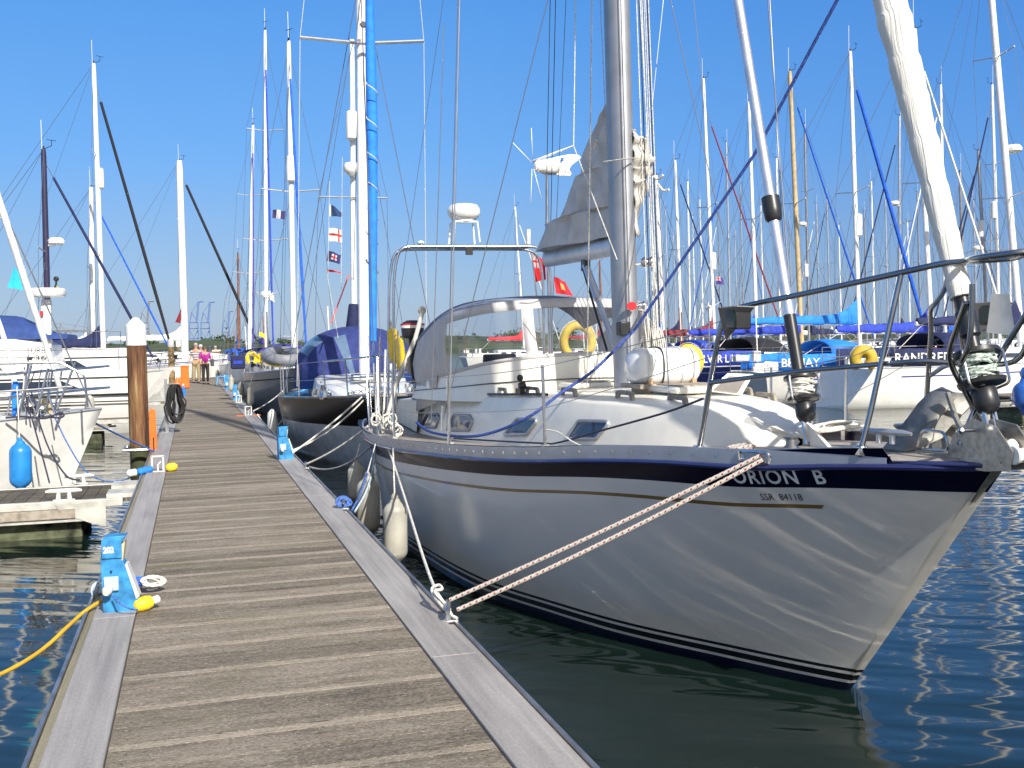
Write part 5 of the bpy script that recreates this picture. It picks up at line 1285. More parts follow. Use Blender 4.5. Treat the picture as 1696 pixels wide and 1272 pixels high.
def turbo():
    y = 28.05; q = PY(42, 590, y)
    b = MB(); b.prism([PY(*a, 28.6) for a in ((63, 640), (68, 496), (84, 496), (86, 640))], (0, .25, 0)); b.build('radar_mast', WHITE, c0, bevel=.03)
    p = PY(77, 486, 28.7); b = MB(); b.lathe([(.14, -.1), (.42, -.08), (.46, -.02), (.46, .08), (.42, .12), (0, .13)], p, n=20); b.build('radar_dome', WHITE, c0)
    b = MB(); b.tube([PY(88, 486, 28.7), PY(93, 470, 28.7), PY(93, 458, 28.7)], .025, 6); b.ball(PY(93, 462, 28.7), .07, 8); b.build('navigation_lamp', BLACK, c0)
    b = MB(); b.box(PY(69, 519, 28.55), (.07, .08, .12)); b.build('side_lamp', RED, c0)
    put_text('TURBO', .22, lambda u, v: PY(43, 586, y)+V((u, .0, v)), BLACK, 'lettering', c0, width=.58)
    put_text('36', .18, lambda u, v: PY(58, 597, y)+V((u, .0, v)), BLACK, 'lettering', c0, width=.26)
    b = MB(); b.prism([PY(*a, y) for a in ((45, 591), (56, 591), (52, 597), (44, 597))], (0, .02, 0)); b.build('emblem', BLACK, c0)
turbo()
cruiser('second white motor cruiser moored behind the one lettered TURBO', PY(214, 585, 34).x, 35.5, 11, 3.4, 2.15)
finger('pale concrete-sided finger pontoon beneath the stern of the motor cruiser', -13, PY(218, 672, 26).x, 25.6, 26.7, z=.5, group='distant finger pontoons')
finger('distant finger pontoon behind the rusty pile', -13, -.95, 33.2, 34.2, z=.5, group='distant finger pontoons')
# ------------------------------------------------------------------ piles
RUST = bpy.data.materials.new('rusty_steel_pile'); RUST.use_nodes = True
def rust():
    t = RUST.node_tree; b = t.nodes['Principled BSDF']; b.inputs['Roughness'].default_value = .8
    g = nd(t, 'ShaderNodeNewGeometry'); mp = nd(t, 'ShaderNodeMapping'); mp.inputs['Scale'].default_value = (9, 9, .8); t.links.new(g.outputs['Position'], mp.inputs[0])
    n = nd(t, 'ShaderNodeTexNoise'); n.inputs['Scale'].default_value = 1; n.inputs['Detail'].default_value = 6; t.links.new(mp.outputs[0], n.inputs['Vector'])
    n2 = nd(t, 'ShaderNodeTexNoise'); n2.inputs['Scale'].default_value = 14; n2.inputs['Detail'].default_value = 5
    cr = nd(t, 'ShaderNodeValToRGB'); e = cr.color_ramp.elements; e[0].position = .38; e[0].color = (.035, .018, .010, 1); e[1].position = .64; e[1].color = (.32, .22, .10, 1)
    q = e.new(.47); q.color = (.12, .05, .022, 1); q = e.new(.55); q.color = (.19, .095, .038, 1)
    t.links.new(mth(t, 'ADD', mth(t, 'MULTIPLY', n.outputs['Fac'], .7), mth(t, 'MULTIPLY', n2.outputs['Fac'], .3)), cr.inputs[0])
    sp = nd(t, 'ShaderNodeSeparateXYZ'); t.links.new(g.outputs['Position'], sp.inputs[0])
    wl_ = mth(t, 'LESS_THAN', mth(t, 'ADD', sp.outputs['Z'], mth(t, 'MULTIPLY', n2.outputs['Fac'], .3)), .55)
    t.links.new(mixc(t, wl_, cr.outputs[0], (.05, .055, .02)), b.inputs['Base Color'])
    bp = nd(t, 'ShaderNodeBump'); bp.inputs['Distance'].default_value = .008; t.links.new(n2.outputs['Fac'], bp.inputs['Height']); t.links.new(bp.outputs[0], b.inputs['Normal'])
rust()
CAPW = mat('white_pile_cap', (.78, .77, .74), .45, var=.05)
def pile(label, x, y, R, ztop, cap=.47, capm=CAPW, m=RUST):
    r = thing('mooring_pile', label, 'pile', (x, y, 0), group='piles beside the walkway')
    b = MB(); b.lathe([(R, -1.5), (R, ztop)], (x, y, 0), n=28); b.build('shaft', m, r)
    b = MB(); b.lathe([(R*1.04, ztop-.02), (R*1.04, ztop+cap*.68), (R*.95, ztop+cap*.72), (R*.3, ztop+cap*.97), (0, ztop+cap)], (x, y, 0), n=28); b.build('cap', capm, r)
    return r
P0 = PY(230, 700, 19.5); pile('large rusty steel mooring pile with white conical cap left of the walkway', P0.x, 19.5, .165, 2.19)
BRP = mat('brown_steel_pile', (.20, .13, .05), .75, var=.4, vscale=5)
P1_ = PX(284, 600, -.85); pile('slimmer brown pile with grey rounded cap beside the walkway behind the large rusty pile', P1_.x, P1_.y, .13, 2.2, .42, mat('grey_cap', (.42, .42, .42), .5), BRP)
P2_ = PX(296, 600, -.85); pile('thin brown pile with white cap, furthest along the walkway', P2_.x, P2_.y, .15, 2.25, .5, CAPW, BRP)
b = MB(); b.tube(arc_corner([(P0.x-.25, 19.1, .38), (P0.x-.25, 19.75, .38), (P0.x+.26, 19.75, .38), (P0.x+.26, 19.1, .38), (P0.x-.25, 19.1, .38)], .03), .03, 8); o = b.build('pile_guide', DSTEEL); tag(o, 'steel guide hoop around the foot of the large rusty pile', 'pile guide')
# ------------------------------------------------------------------ service pedestals
def pedestal(label, x, y, rz=0, num=None, sc=1, boxes=True, gr='blue service pedestals'):
    r = thing('service_pedestal', label, 'power pedestal', (x, y, ZD), radians(rz), gr); r.scale = (sc,)*3; r.matrix_basis = Matrix.Translation((x, y, ZD)) @ Matrix.Rotation(radians(rz), 4, 'Z') @ Matrix.Diagonal((sc, sc, sc, 1))
    W1 = .058
    prof = [(-.10, 0), (-.105, .34), (-.085, .47), (.045, .475), (.01, .42), (.012, .33), (.028, .31), (.105, .09), (.10, 0)]
    b = MB(); b.prism([(p[0], -W1, p[1]) for p in prof], (0, 2*W1, 0)); b.build('housing', PBLUE, r, world=False, bevel=.004)
    b = MB(); b.box((-.038, -W1-.006, .40), (.115, .012, .115), Matrix.Rotation(0, 3, 'X')); b.build('head_plate', PBLUE, r, world=False, bevel=.003)
    b = MB(); b.prism([(.014, -W1+.01, .42), (.038, -W1+.01, .44), (.022, -W1+.01, .32), (.008, -W1+.01, .335)], (0, .09, 0)); b.build('lamp_lens', mat('cream_lens', (.5, .46, .3), .4), r, world=False)
    b = MB(); b.prism([(.034, -W1-.004, .30), (.048, -W1-.004, .30), (.112, -W1-.004, .10), (.094, -W1-.004, .085)], (0, .10, 0)); b.build('label_plate', mat('white_plastic', (.62, .63, .62), .5), r, world=False)
    if num: put_text(num, .05, lambda u, v: V((-.086+u, -W1-.0135, .375+v)), WHITE, 'lettering', r, width=.062, bold=.0025, world=False)
    b = MB(); b.box((-.045, -W1-.012, .19), (.085, .028, .085)); sk_ = b.build('socket', mat('pale_blue_socket', (.45, .62, .75), .4), r, world=False, bevel=.006)
    b = MB(); b.lathe([(.022, 0), (.03, .01), (.03, .05), (.018, .07)], (-.06, -W1-.02, .165), (-.1, -1, -.2), 12); b.build('plug', CW, r, world=False)
    b = MB(); b.lathe([(.007, 0), (.007, .01)], (-.045, -W1-.001, .262), (0, -1, 0), 8); b.build('screw', BLACK, r, world=False)
    return r
pp_ = PZ(201, 1016, ZD)
pedestal('bright blue service pedestal numbered 202 on the left edge, nearest the camera', pp_.x, pp_.y+.05, -4, '202')
pedestal('leaning blue service pedestal on the right edge beside the black-banded bow', 1.22, 15.2, 8)
pedestal('blue service pedestal on the right edge, third along, beside the blue-grey hull', 1.25, 33.2, 0)
pedestal('small distant blue service pedestal on the right edge near the people', 1.28, 41.5, 0, sc=1.2)
# cable, plug and rope hank at the near pedestal
rope('yellow-brown power cable hanging from the near blue pedestal over the water to the left', [PY(168, 995, 7.0), PY(140, 1013, 6.9), PY(110, 1040, 6.75), PY(80, 1068, 6.6), PY(45, 1093, 6.45), PY(0, 1117, 6.3), PY(-60, 1140, 6.1)], .0125, mat('yellow_cable', (.55, .33, .02), .5), 'power_cable', 'cables at the near pedestal', 6, 8)
rope('short blue cable drooping from the socket of pedestal 202', [PY(187, 988, 6.72), PY(200, 1000, 6.65), PY(215, 1008, 6.65), PY(228, 1010, 6.68)], .006, ROPEB, 'power_cable', 'cables at the near pedestal')
def plug():
    r = thing('plug_connector', 'yellow plug with white collar lying at the foot of pedestal 202', 'plug', PZ(238, 1010, ZD)); c = PZ(238, 1012, ZD)+V((0, 0, .045)); A = V((.93, .35, .15))
    b = MB(); b.lathe([(.02, -.06), (.036, -.05), (.044, -.02), (.045, .02), (.036, .05), (.02, .06)], c, A, 16); b.build('body', YELLOW, r)
    b = MB(); b.lathe([(.02, 0), (.026, .01), (.026, .04), (.012, .05)], c+A.normalized()*.055, A, 12); b.build('collar', CW, r)
    r2 = thing('plug_connector', 'small yellow plug beside the white box cleat on the left edge', 'plug', (-.30, 14.45, ZD)); b = MB(); b.lathe([(.03, -.07), (.055, -.04), (.055, .04), (.03, .07)], (-.30, 14.45, ZD+.055), (1, .2, .1), 12); b.build('body', YELLOW, r2)
    r3 = thing('plug_connector', 'blue and white inline plug hanging beyond the finger pontoon', 'plug', PY(238, 779, 14.3)); c = PY(240, 779, 14.35); b = MB(); b.lathe([(.02, -.1), (.045, -.08), (.045, .08), (.025, .1)], c, (1, .1, .15), 10); b.build('body', LBLUE, r3); b = MB(); b.lathe([(.03, -.05), (.05, -.03), (.05, .06), (.03, .08)], c-V((.17, 0, .03)), (1, .1, .15), 10); b.build('collar', CW, r3)
plug()
def hank(label, c, rr, n, rad, m, ax=(0, -1, .3), seed=1, name='rope_hank', squash=.7, turns=9):
    rn = random.Random(seed); b = MB(); q = V(ax).normalized().to_track_quat('Z', 'Y'); pts = []
    for i in range(turns*14):
        k_ = i//14
        if i % 14 == 0: p0_, p1_ = (jx, jy, js, ja) if i else (0, 0, 1, 0), None; jx, jy, js, ja = rn.uniform(-.3, .3)*rr, rn.uniform(-.25, .25)*rr, rn.uniform(.55, 1.15), rn.uniform(-.6, .6)
        f_ = (i % 14)/14; ox = p0_[0]+(jx-p0_[0])*f_; oy = p0_[1]+(jy-p0_[1])*f_; os_ = p0_[2]+(js-p0_[2])*f_; oa = p0_[3]+(ja-p0_[3])*f_
        R = rr*os_; x_, y_ = R*cos(a_ := i*2*pi/14), R*squash*sin(i*2*pi/14)
        pts.append(V(c)+q @ V((ox+x_*cos(oa)-y_*sin(oa), oy+x_*sin(oa)+y_*cos(oa), .10*rr*sin(i*.43)+k_*rad*.35)))
    b.tube(pts, rad, 6); o = b.build(name, m, None, ang=80); tag(o, label, 'rope', 'loose rope hanks'); return o
rk = PZ(247, 988, ZD)
hank('white rope hank heaped on the deck right of pedestal 202', rk+V((.02, .1, .07)), .075, 1, .0065, ROPEW, (.1, -.5, 1), 2, squash=.62, turns=8)
hank('blue rope tangle behind the right side of pedestal 202', PZ(229, 985, ZD)+V((0, .05, .07)), .045, 1, .007, mat('bright_blue_rope', (.02, .12, .6), .7), (.1, -.5, 1), 5)
hank('pale blue and white rope hank left of pedestal 202 over the edge', PZ(160, 985, ZD)+V((0, .05, .02)), .07, 1, .009, mat('pale_blue_rope', (.45, .55, .62), .8, var=.2), (1, -.4, .3), 7, turns=5)
hank('heap of white rope on the foredeck behind the pulpit leg', PZ(1395, 716, 1.46)+V((0, .1, .01)), .20, 1, .010, ROPEW, (0, 0, 1), 9, squash=.6, turns=9)
FLECK = bpy.data.materials.new('red_flecked_rope'); FLECK.use_nodes = True
def fleck():
    t = FLECK.node_tree; b = t.nodes['Principled BSDF']; b.inputs['Roughness'].default_value = .85
    u = nd(t, 'ShaderNodeUVMap', uv_map='uv'); sp = nd(t, 'ShaderNodeSeparateXYZ'); t.links.new(u.outputs[0], sp.inputs[0])
    a = mth(t, 'FRACT', mth(t, 'ADD', mth(t, 'MULTIPLY', sp.outputs[1], 26), mth(t, 'MULTIPLY', sp.outputs[0], 2)))
    c = mth(t, 'FRACT', mth(t, 'SUBTRACT', mth(t, 'MULTIPLY', sp.outputs[1], 26), mth(t, 'MULTIPLY', sp.outputs[0], 2)))
    f = mth(t, 'MULTIPLY', mth(t, 'LESS_THAN', a, .35), mth(t, 'LESS_THAN', c, .45))
    n = nd(t, 'ShaderNodeTexNoise'); n.inputs['Scale'].default_value = 60
    t.links.new(mixc(t, f, mixc(t, n.outputs['Fac'], (.48, .44, .38), (.74, .70, .64)), (.32, .03, .02)), b.inputs['Base Color'])
    bp = nd(t, 'ShaderNodeBump'); bp.inputs['Distance'].default_value = .002; w = mth(t, 'SINE', mth(t, 'MULTIPLY', mth(t, 'ADD', mth(t, 'MULTIPLY', sp.outputs[1], 120), sp.outputs[0]), 6.283)); t.links.new(w, bp.inputs['Height']); t.links.new(bp.outputs[0], b.inputs['Normal'])
fleck()
hank('red flecked rope coil on the side deck by the fairlead', PZ(1224, 746, 1.42)+V((.04, .04, .0)), .08, 1, .011, FLECK, (0, 0, 1), 3, squash=.55, turns=6)
fl = PX(1266, 758, 0.5); t0 = 1.08; FA = V((XO-bd(t0)-.02, Y0+t0, zs(t0)-.045))
rope('upper strand of the red flecked mooring line from walkway cleat to bow fairlead', cat_pts((1.40, 5.98, .60), FA+V((0, .02, .010)), .012, 20), .0125, FLECK, sm=0, n=8)
rope('lower strand of the red flecked mooring line from walkway cleat to bow fairlead', cat_pts((1.41, 5.84, .575), FA+V((0, -.01, -.008)), .025, 20), .0125, FLECK, sm=0, n=8)
rope('white rope from the near cleat up to the quarter of the large yacht', [PY(745, 1010, 5.95), PY(722, 978, 6.15), PY(700, 920, 7.0), PY(672, 830, 8.6), PY(650, 762, 10.3), PY(637, 728, 11.3)], .011, ROPEW)
rope('white rope loop knotted round the near cleat', [PY(742, 1012, 5.92), PY(733, 1005, 5.98), PY(718, 985, 6.1), PY(716, 974, 6.15), PY(727, 969, 6.15), PY(732, 976, 6.1), PY(720, 980, 6.08), PY(737, 1000, 5.98), PY(748, 1018, 5.9), PY(757, 1024, 5.86)], .010, ROPEW, 'rope_loop')
rope('blue left strand of the doubled line to the second cleat', [PY(622, 728, 12), PY(612, 770, 11.5), PY(598, 815, 10.8), PY(583, 845, 10.4)], .012, ROPEB)
rope('pale right strand of the doubled line to the second cleat', [PY(624, 730, 12), PY(618, 775, 11.5), PY(606, 815, 10.8), PY(588, 847, 10.35)], .012, mat('pale_blue_rope', (.45, .55, .62)))
hank('light blue rope turns wrapped on the second cleat', (1.38, 10.36, .57), .075, 1, .011, ROPEB, (.2, -.6, .6), 4, turns=4)
rope('white line from the walkway to the quarter of the large yacht, knotted halfway', cat_pts((1.40, 14.0, .56), PY(609, 706, 13.0), .04), .014, ROPEW, sm=0)
rope('slack dark-flecked line from the walkway to the quarter of the large yacht', cat_pts((1.40, 13.7, .55), PY(630, 722, 11.8), .16), .013, mat('grey_flecked_rope', (.33, .33, .34), .85, dirt=(.12, .12, .14), vscale=50), sm=0)
rope('white bow line from the leaning pedestal up to the bow of the ketch', cat_pts((1.35, 15.6, .55), PY(600, 657, 16.3), .03), .015, ROPEW, sm=0)
rope('second white bow line of the ketch, hanging just below the first', cat_pts((1.35, 15.9, .55), PY(604, 661, 16.3), .10), .015, ROPEW, sm=0)
rope('white breast line from the white box cleat to the blue-grey hull', cat_pts((1.35, 25.6, .6), PY(470, 646, 29.5), .05), .017, ROPEW, sm=0)
rope('slack white line hanging from the box cleat toward the ketch quarter', cat_pts((1.4, 25, .55), (2.1, 23.5, 1.05), .5), .017, ROPEW, sm=0)
b = MB(); kp = PY(548, 742, 13.5)
# anchor on the bow ---------------------------------------------------------------
def anchor():
    r = thing('anchor', 'grey galvanised plough anchor standing on the foredeck behind the bow roller', 'anchor', PY(1530, 745, 4.8)); GA = mat('galvanised_anchor', (.27, .265, .24), .6, .5, var=.2, vscale=9, bump=.001, bscale=50)
    A = [(1462, 744), (1486, 716), (1506, 690), (1522, 668), (1540, 651), (1560, 642), (1577, 650)]
    Bq = [(1500, 748), (1530, 742), (1545, 728), (1548, 706), (1556, 690), (1570, 676), (1580, 660)]
    b = MB(); rows = []
    for i in range(7):
        a_ = PY(*A[i], 4.86); c_ = PY(*Bq[i], 4.66); m_ = a_.lerp(c_, .5)+V((0, -.03, 0)); rows.append([a_, m_, c_])
    b.grid(rows); b.build('near_fluke', GA, r, thick=.012, ang=50)
    b = MB(); rows = []
    for i in range(7):
        a_ = PY(*A[i], 4.88)+V((.0, .0, 0)); rows.append([a_, a_.lerp(PY(*Bq[i], 4.66), .6)+V((.16, .10, 0)), PY(*Bq[i], 4.66)+V((.22, .10, -.01))])
    b.grid(rows); b.build('far_fluke', GA, r, thick=.012, ang=50)
    b = MB(); b.tube([PY(1570, 652, 4.66), PY(1582, 690, 4.55), PY(1600, 728, 4.42), PY(1640, 735, 4.3)], .016, 6); b.build('shank', GA, r)
    b = MB(); b.grid([[PY(1540, 735, 4.6), PY(1570, 722, 4.6), PY(1600, 735, 4.5)], [PY(1536, 748, 4.6), PY(1575, 748, 4.55), PY(1612, 748, 4.45)]]); b.build('heel_plate', GA, r, thick=.012)
anchor()
# liferaft --------------------------------------------------------------------------
def liferaft():
    c = V((3.60, 7.75, 1.885)); r = thing('liferaft_canister', 'white moulded liferaft canister strapped on the coachroof before the mast', 'liferaft', c-V((0, 0, .17)))
    rows = []; b = MB(); n = 28
    for i in range(25):
        s = -1+2*i/24; k = (1-abs(s)**5)**(1/2.6) if abs(s) < 1 else 0
        dip = .965 if abs(abs(s)-.12) < .03 or abs(abs(s)-.62) < .03 else 1
        row = []
        for j in range(n):
            a = 2*pi*j/n; ca, sa = cos(a), sin(a); e = (abs(ca)**3.2+abs(sa)**3.2)**(-1/3.2)
            row.append(c+V((.30*s, .18*k*e*ca*dip, .15*k*e*sa*dip)))
        rows.append(row)
    b.grid(rows, close=True); b.f.append(list(range(n))); b.m.append(0); b.f.append(list(range(24*n, 25*n))); b.m.append(0); sh = b.build('shell', mat('liferaft_grp', (.80, .79, .76), .3, coat=.4, var=.02), r, ang=60)
    b = MB(); ring = []
    for j in range(n+1):
        a = 2*pi*j/n; ca, sa = cos(a), sin(a); e = (abs(ca)**3.2+abs(sa)**3.2)**(-1/3.2); ring.append(c+V((-.07, .186*e*ca, .156*e*sa)))
    b.tube(ring, .006, 6); b.build('joint_gasket', BLACK, sh)
    for x in (-.19, .10, .2):
        b = MB(); b.tube([p+V((x+.07, 0, 0)) for p in ring], .009, 6, flat=.4); b.build('strap', mat('pale_strap', (.6, .6, .58), .7), sh)
    for x in (-.18, .2):
        b = MB(); b.prism([(c.x+x-.02, c.y-.17, 1.68), (c.x+x-.02, c.y-.17, 1.80), (c.x+x-.02, c.y-.10, 1.76), (c.x+x-.02, c.y+.10, 1.76), (c.x+x-.02, c.y+.17, 1.80), (c.x+x-.02, c.y+.17, 1.68)], (.04, 0, 0)); b.build('chock', mat('varnished_chock', (.42, .28, .15), .5), r, bevel=.004)
    b = MB(); b.box((c.x, c.y-.0, 1.735), (.56, .40, .035)); b.build('slatted_base', TEAK, r)
liferaft()
# lifebuoys, outboard ---------------------------------------------------------------
def horseshoe(label, c, R, rad, ax, m=YELLOW, squash=1.25):
    r = thing('horseshoe_lifebuoy', label, 'lifebuoy', c, group='horseshoe lifebuoys'); q = V(ax).normalized().to_track_quat('Z', 'Y'); b = MB()
    b.tube([V(c)+q @ V((R*cos(a), R*squash*sin(a), 0)) for a in [radians(-60+i*300/22) for i in range(23)]], [rad*(.75 if i in (0, 22) else 1) for i in range(23)], 10); b.build('foam_ring', m, r, ang=60)
    b = MB(); b.tube([V(c)+q @ V(((R+rad*1.02)*cos(a), (R+rad*1.02)*squash*sin(a), 0)) for a in [radians(-50+i*280/22) for i in range(23)]], .008, 5); b.build('grab_line', ROPEW, r)
horseshoe('yellow horseshoe lifebuoy on the starboard rail of the large yacht, in the open', PY(653, 577, 13.0), .085, .068, (.93, -.1, .1), squash=2.2)
horseshoe('second yellow horseshoe lifebuoy right behind the first on the same rail', PY(664, 590, 12.8), .07, .05, (.9, -.3, .1), squash=2.6)
horseshoe('faded yellow horseshoe lifebuoy seen through the sprayhood window', PY(957, 566, 13.3), .19, .06, (.2, 1, .05), mat('faded_yellow_foam', (.62, .45, .08), .6), squash=1.15)
horseshoe('yellow horseshoe lifebuoy at the stern of the boat behind the white liferaft', PY(1140, 598, 29), .33, .13, (.5, 1, 0), squash=1.2)
horseshoe('dull yellow lifebuoy on the stern rail of the boat with the scooped stern', PY(1430, 595, 25.5), .22, .16, (.4, 1, 0), mat('ochre_foam', (.5, .34, .03), .6), squash=1.1)
def outboard():
    y = 13.4; c = PY(682, 546, y); r = thing('outboard_motor', 'black outboard motor with red and white band clamped to the stern rail', 'outboard motor', c)
    b = MB(); rows = []
    for z, w, d_ in ((-.11, .10, .15), (-.09, .13, .19), (.02, .14, .20), (.09, .12, .18), (.12, .06, .1)):
        rows.append([c+V((w*cos(a)*(1.15 if cos(a) > 0 else 1), d_*sin(a)*.7, z)) for a in [2*pi*k/18 for k in range(18)]])
    b.grid(rows, close=True); b.f.append(list(range(18))[::-1]); b.m.append(0); b.f.append(list(range(72, 90))); b.m.append(0); cw = b.build('cowling', BLACK, r, ang=50)
    for z, h_, m in ((.055, .022, RED), (.02, .035, WHITE)):
        b = MB(); b.grid([[c+V((.146*cos(a)*(1.15 if cos(a) > 0 else 1), .206*sin(a)*.7, z+k*h_)) for k in (0, 1)] for a in [pi+k*pi/12 for k in range(12)]]); b.build('band', m, cw)
    b = MB(); b.tube([c+V((.02, .05, -.1)), c+V((.03, .08, -.5)), c+V((.04, .09, -.66))], [.06, .04, .035], 10); b.lathe([(.03, -.1), (.045, 0), (.03, .12)], c+V((.04, .09, -.66)), (0, 1, 0), 10); b.build('leg', BLACK, r)
    b = MB(); b.tube([c+V((.06, -.1, -.05)), c+V((.22, -.22, -.08)), c+V((.27, -.26, -.08))], .018, 6); b.build('tiller', BLACK, r)
    b = MB(); b.box(c+V((.05, .12, -.42)), (.2, .05, .3)); b.build('mounting_board', mat('pale_board', (.5, .48, .42), .7), r)
outboard()
# ------------------------------------------------------------------ flags
def flag_mat(name, fn):
    m = bpy.data.materials.new(name); m.use_nodes = True; t = m.node_tree; b = t.nodes['Principled BSDF']; b.inputs['Roughness'].default_value = .85
    u = nd(t, 'ShaderNodeUVMap', uv_map='uv'); sp = nd(t, 'ShaderNodeSeparateXYZ'); t.links.new(u.outputs[0], sp.inputs[0])
    t.links.new(fn(t, sp.outputs[0], sp.outputs[1]), b.inputs['Base Color']); return m
def band_(t, x, a, b): return mth(t, 'MULTIPLY', mth(t, 'GREATER_THAN', x, a), mth(t, 'LESS_THAN', x, b))
def jack(t, u, v, fu, fv, base):
    x = mth(t, 'DIVIDE', u, fu); y = mth(t, 'DIVIDE', mth(t, 'SUBTRACT', v, 1-fv), fv)
    inside = mth(t, 'MULTIPLY', mth(t, 'LESS_THAN', u, fu), mth(t, 'GREATER_THAN', v, 1-fv))
    d1 = mth(t, 'ABSOLUTE', mth(t, 'SUBTRACT', x, y)); d2 = mth(t, 'ABSOLUTE', mth(t, 'SUBTRACT', mth(t, 'ADD', x, y), 1))
    di = mth(t, 'LESS_THAN', mth(t, 'MINIMUM', d1, d2), .14); dr = mth(t, 'LESS_THAN', mth(t, 'MINIMUM', d1, d2), .045)
    cx_ = mth(t, 'MINIMUM', mth(t, 'ABSOLUTE', mth(t, 'SUBTRACT', x, .5)), mth(t, 'ABSOLUTE', mth(t, 'SUBTRACT', y, .5)))
    c = mixc(t, di, (.01, .02, .12), (.65, .65, .65)); c = mixc(t, dr, c, (.5, .02, .03)); c = mixc(t, mth(t, 'LESS_THAN', cx_, .17), c, (.65, .65, .65)); c = mixc(t, mth(t, 'LESS_THAN', cx_, .09), c, (.5, .02, .03))
    return mixc(t, inside, base, c)
FM = dict(
    ensign=flag_mat('red_ensign_cloth', lambda t, u, v: jack(t, u, v, .48, .5, (.60, .02, .03))),
    blue_ensign=flag_mat('blue_ensign_cloth', lambda t, u, v: jack(t, u, v, .6, .55, (.06, .04, .22))),
    cross=flag_mat('red_cross_cloth', lambda t, u, v: mixc(t, mth(t, 'MAXIMUM', band_(t, v, .42, .60), band_(t, u, .66, .80)), (.72, .70, .66), (.42, .03, .02))),
    navycross=flag_mat('navy_cross_cloth', lambda t, u, v: mixc(t, mth(t, 'MULTIPLY', band_(t, u, .3, .7), band_(t, v, .25, .8)), (.03, .03, .12), mixc(t, mth(t, 'MAXIMUM', band_(t, u, .45, .58), band_(t, v, .42, .58)), (.6, .6, .6), (.35, .02, .03)))),
    navy=flag_mat('navy_flag_cloth', lambda t, u, v: mixc(t, mth(t, 'LESS_THAN', u, .12), (.02, .05, .14), (.6, .6, .6))),
    tricolour=flag_mat('navy_white_flag_cloth', lambda t, u, v: mixc(t, band_(t, u, .30, .62), (.04, .03, .12), (.6, .58, .6))))
def flag(label, pts, y, key=None, m=None, kind='flag', cat='flag', wave=.03, pole=None):
    # pts: hoist top, hoist bottom, fly bottom, fly top in the picture, hung at distance y
    P = [PY(*p, y) for p in pts]; nu, nv = 10, 6; rows = []; b = MB()
    sc = (P[0]-P[3]).length
    for i in range(nu+1):
        u = i/nu; row = []
        for j in range(nv+1):
            v = j/nv; a = P[1].lerp(P[2], u); c = P[0].lerp(P[3], u); p = a.lerp(c, v)+V((0, sc*.12*sin(u*7+v*2), sc*.04*sin(u*6)*u))
            row.append(p); b.uv[len(b.v)+len(row)-1] = (0, 0)
        rows.append(row); o = len(b.v); b.uv.clear() if False else None
        for j in range(nv+1): b.uv[o+j] = (u*.59, j/nv)
        b.v += row
    for i in range(nu):
        for j in range(nv):
            q = i*(nv+1)+j; b.f.append([q, q+nv+1, q+nv+2, q+1]); b.m.append(0)
    o = b.build(kind, FM[key] if key else m, None, ang=80)
    if key:
        uvl = o.data.uv_layers['uv'].data
        for d in uvl: d.uv = (d.uv[0]/.59, d.uv[1])
    tag(o, label, cat, 'flags and pennants')
    if pole: b = MB(); b.tube([PY(*pole[0], y), PY(*pole[1], y)], .012, 6); o2 = b.build('flagstaff', STEEL); tag(o2, 'thin staff carrying '+label.split(' on ')[0].split(' flying')[0][:44], 'flagstaff')
    return o
flag('red ensign with union canton drooping beside the stern gantry', ((882, 420), (886, 468), (905, 462), (903, 430)), 14.6, 'ensign', pole=((880, 415), (897, 560)))
flag('larger red ensign with pale gold crest behind the mast', ((918, 458), (921, 486), (950, 490), (936, 466)), 15.2, m=flag_mat('red_gold_cloth', lambda t, u, v: mixc(t, mth(t, 'MULTIPLY', band_(t, u, .22, .36), band_(t, v, .3, .7)), (.55, .02, .03), (.6, .4, .12))))
flag('dark blue burgee flying highest of the four on the ketch', ((546, 337), (546, 358), (567, 359), (567, 352)), 19, 'navy')
flag('white flag with red cross flying below the dark blue burgee', ((545, 377), (545, 399), (567, 401), (567, 380)), 19, 'cross')
flag('navy flag with red and white cross flying below the white one', ((544, 415), (541, 432), (563, 437), (565, 422)), 19, 'navycross')
flag('narrow tattered red streamer lowest on the flag halyard of the ketch', ((542, 446), (542, 450), (566, 452), (566, 450)), 19, m=RED)
flag('navy and white striped flag between the blue furled sails', ((452, 347), (451, 361), (472, 363), (473, 349)), 30, 'tricolour')
flag('small blue ensign flying beside the boat with the tall mast on the right', ((1186, 457), (1186, 471), (1200, 471), (1197, 460)), 32, 'blue_ensign')
flag('bright cyan cloth triangle tied to the forestay at the far left', ((24, 441), (12, 476), (38, 480), (30, 450)), 15.6, m=mat('cyan_cloth', (.02, .42, .62), .8))
flag('yellow and black pennant above the radar of the motor cruiser', ((92, 472), (92, 482), (103, 482), (98, 477)), 28.7, m=mat('yellow_pennant', (.45, .38, .03), .8))
flag('small dark red pennant on the thick white mast at the far end', ((300, 510), (290, 534), (299, 535), (300, 528)), 62, m=REDST)
flag('yellow cloth on the stern of the third yacht along the walkway', ((430, 549), (429, 556), (441, 561), (438, 553)), 36, m=YELLOW)
b = MB(); b.tube([PY(546, 300, 19), PY(543, 460, 19), PY(560, 560, 19)], .005, 4); b.tube([PY(567, 260, 19), PY(565, 480, 19)], .005, 4); o = b.build('signal_halyard', ROPEW, kt)
b = MB(); b.tube([PY(578, 455, 21), PY(548, 536, 21)], .014, 6); o = b.build('danbuoy_pole', mat('pink_pole', (.75, .12, .12), .6), kt)
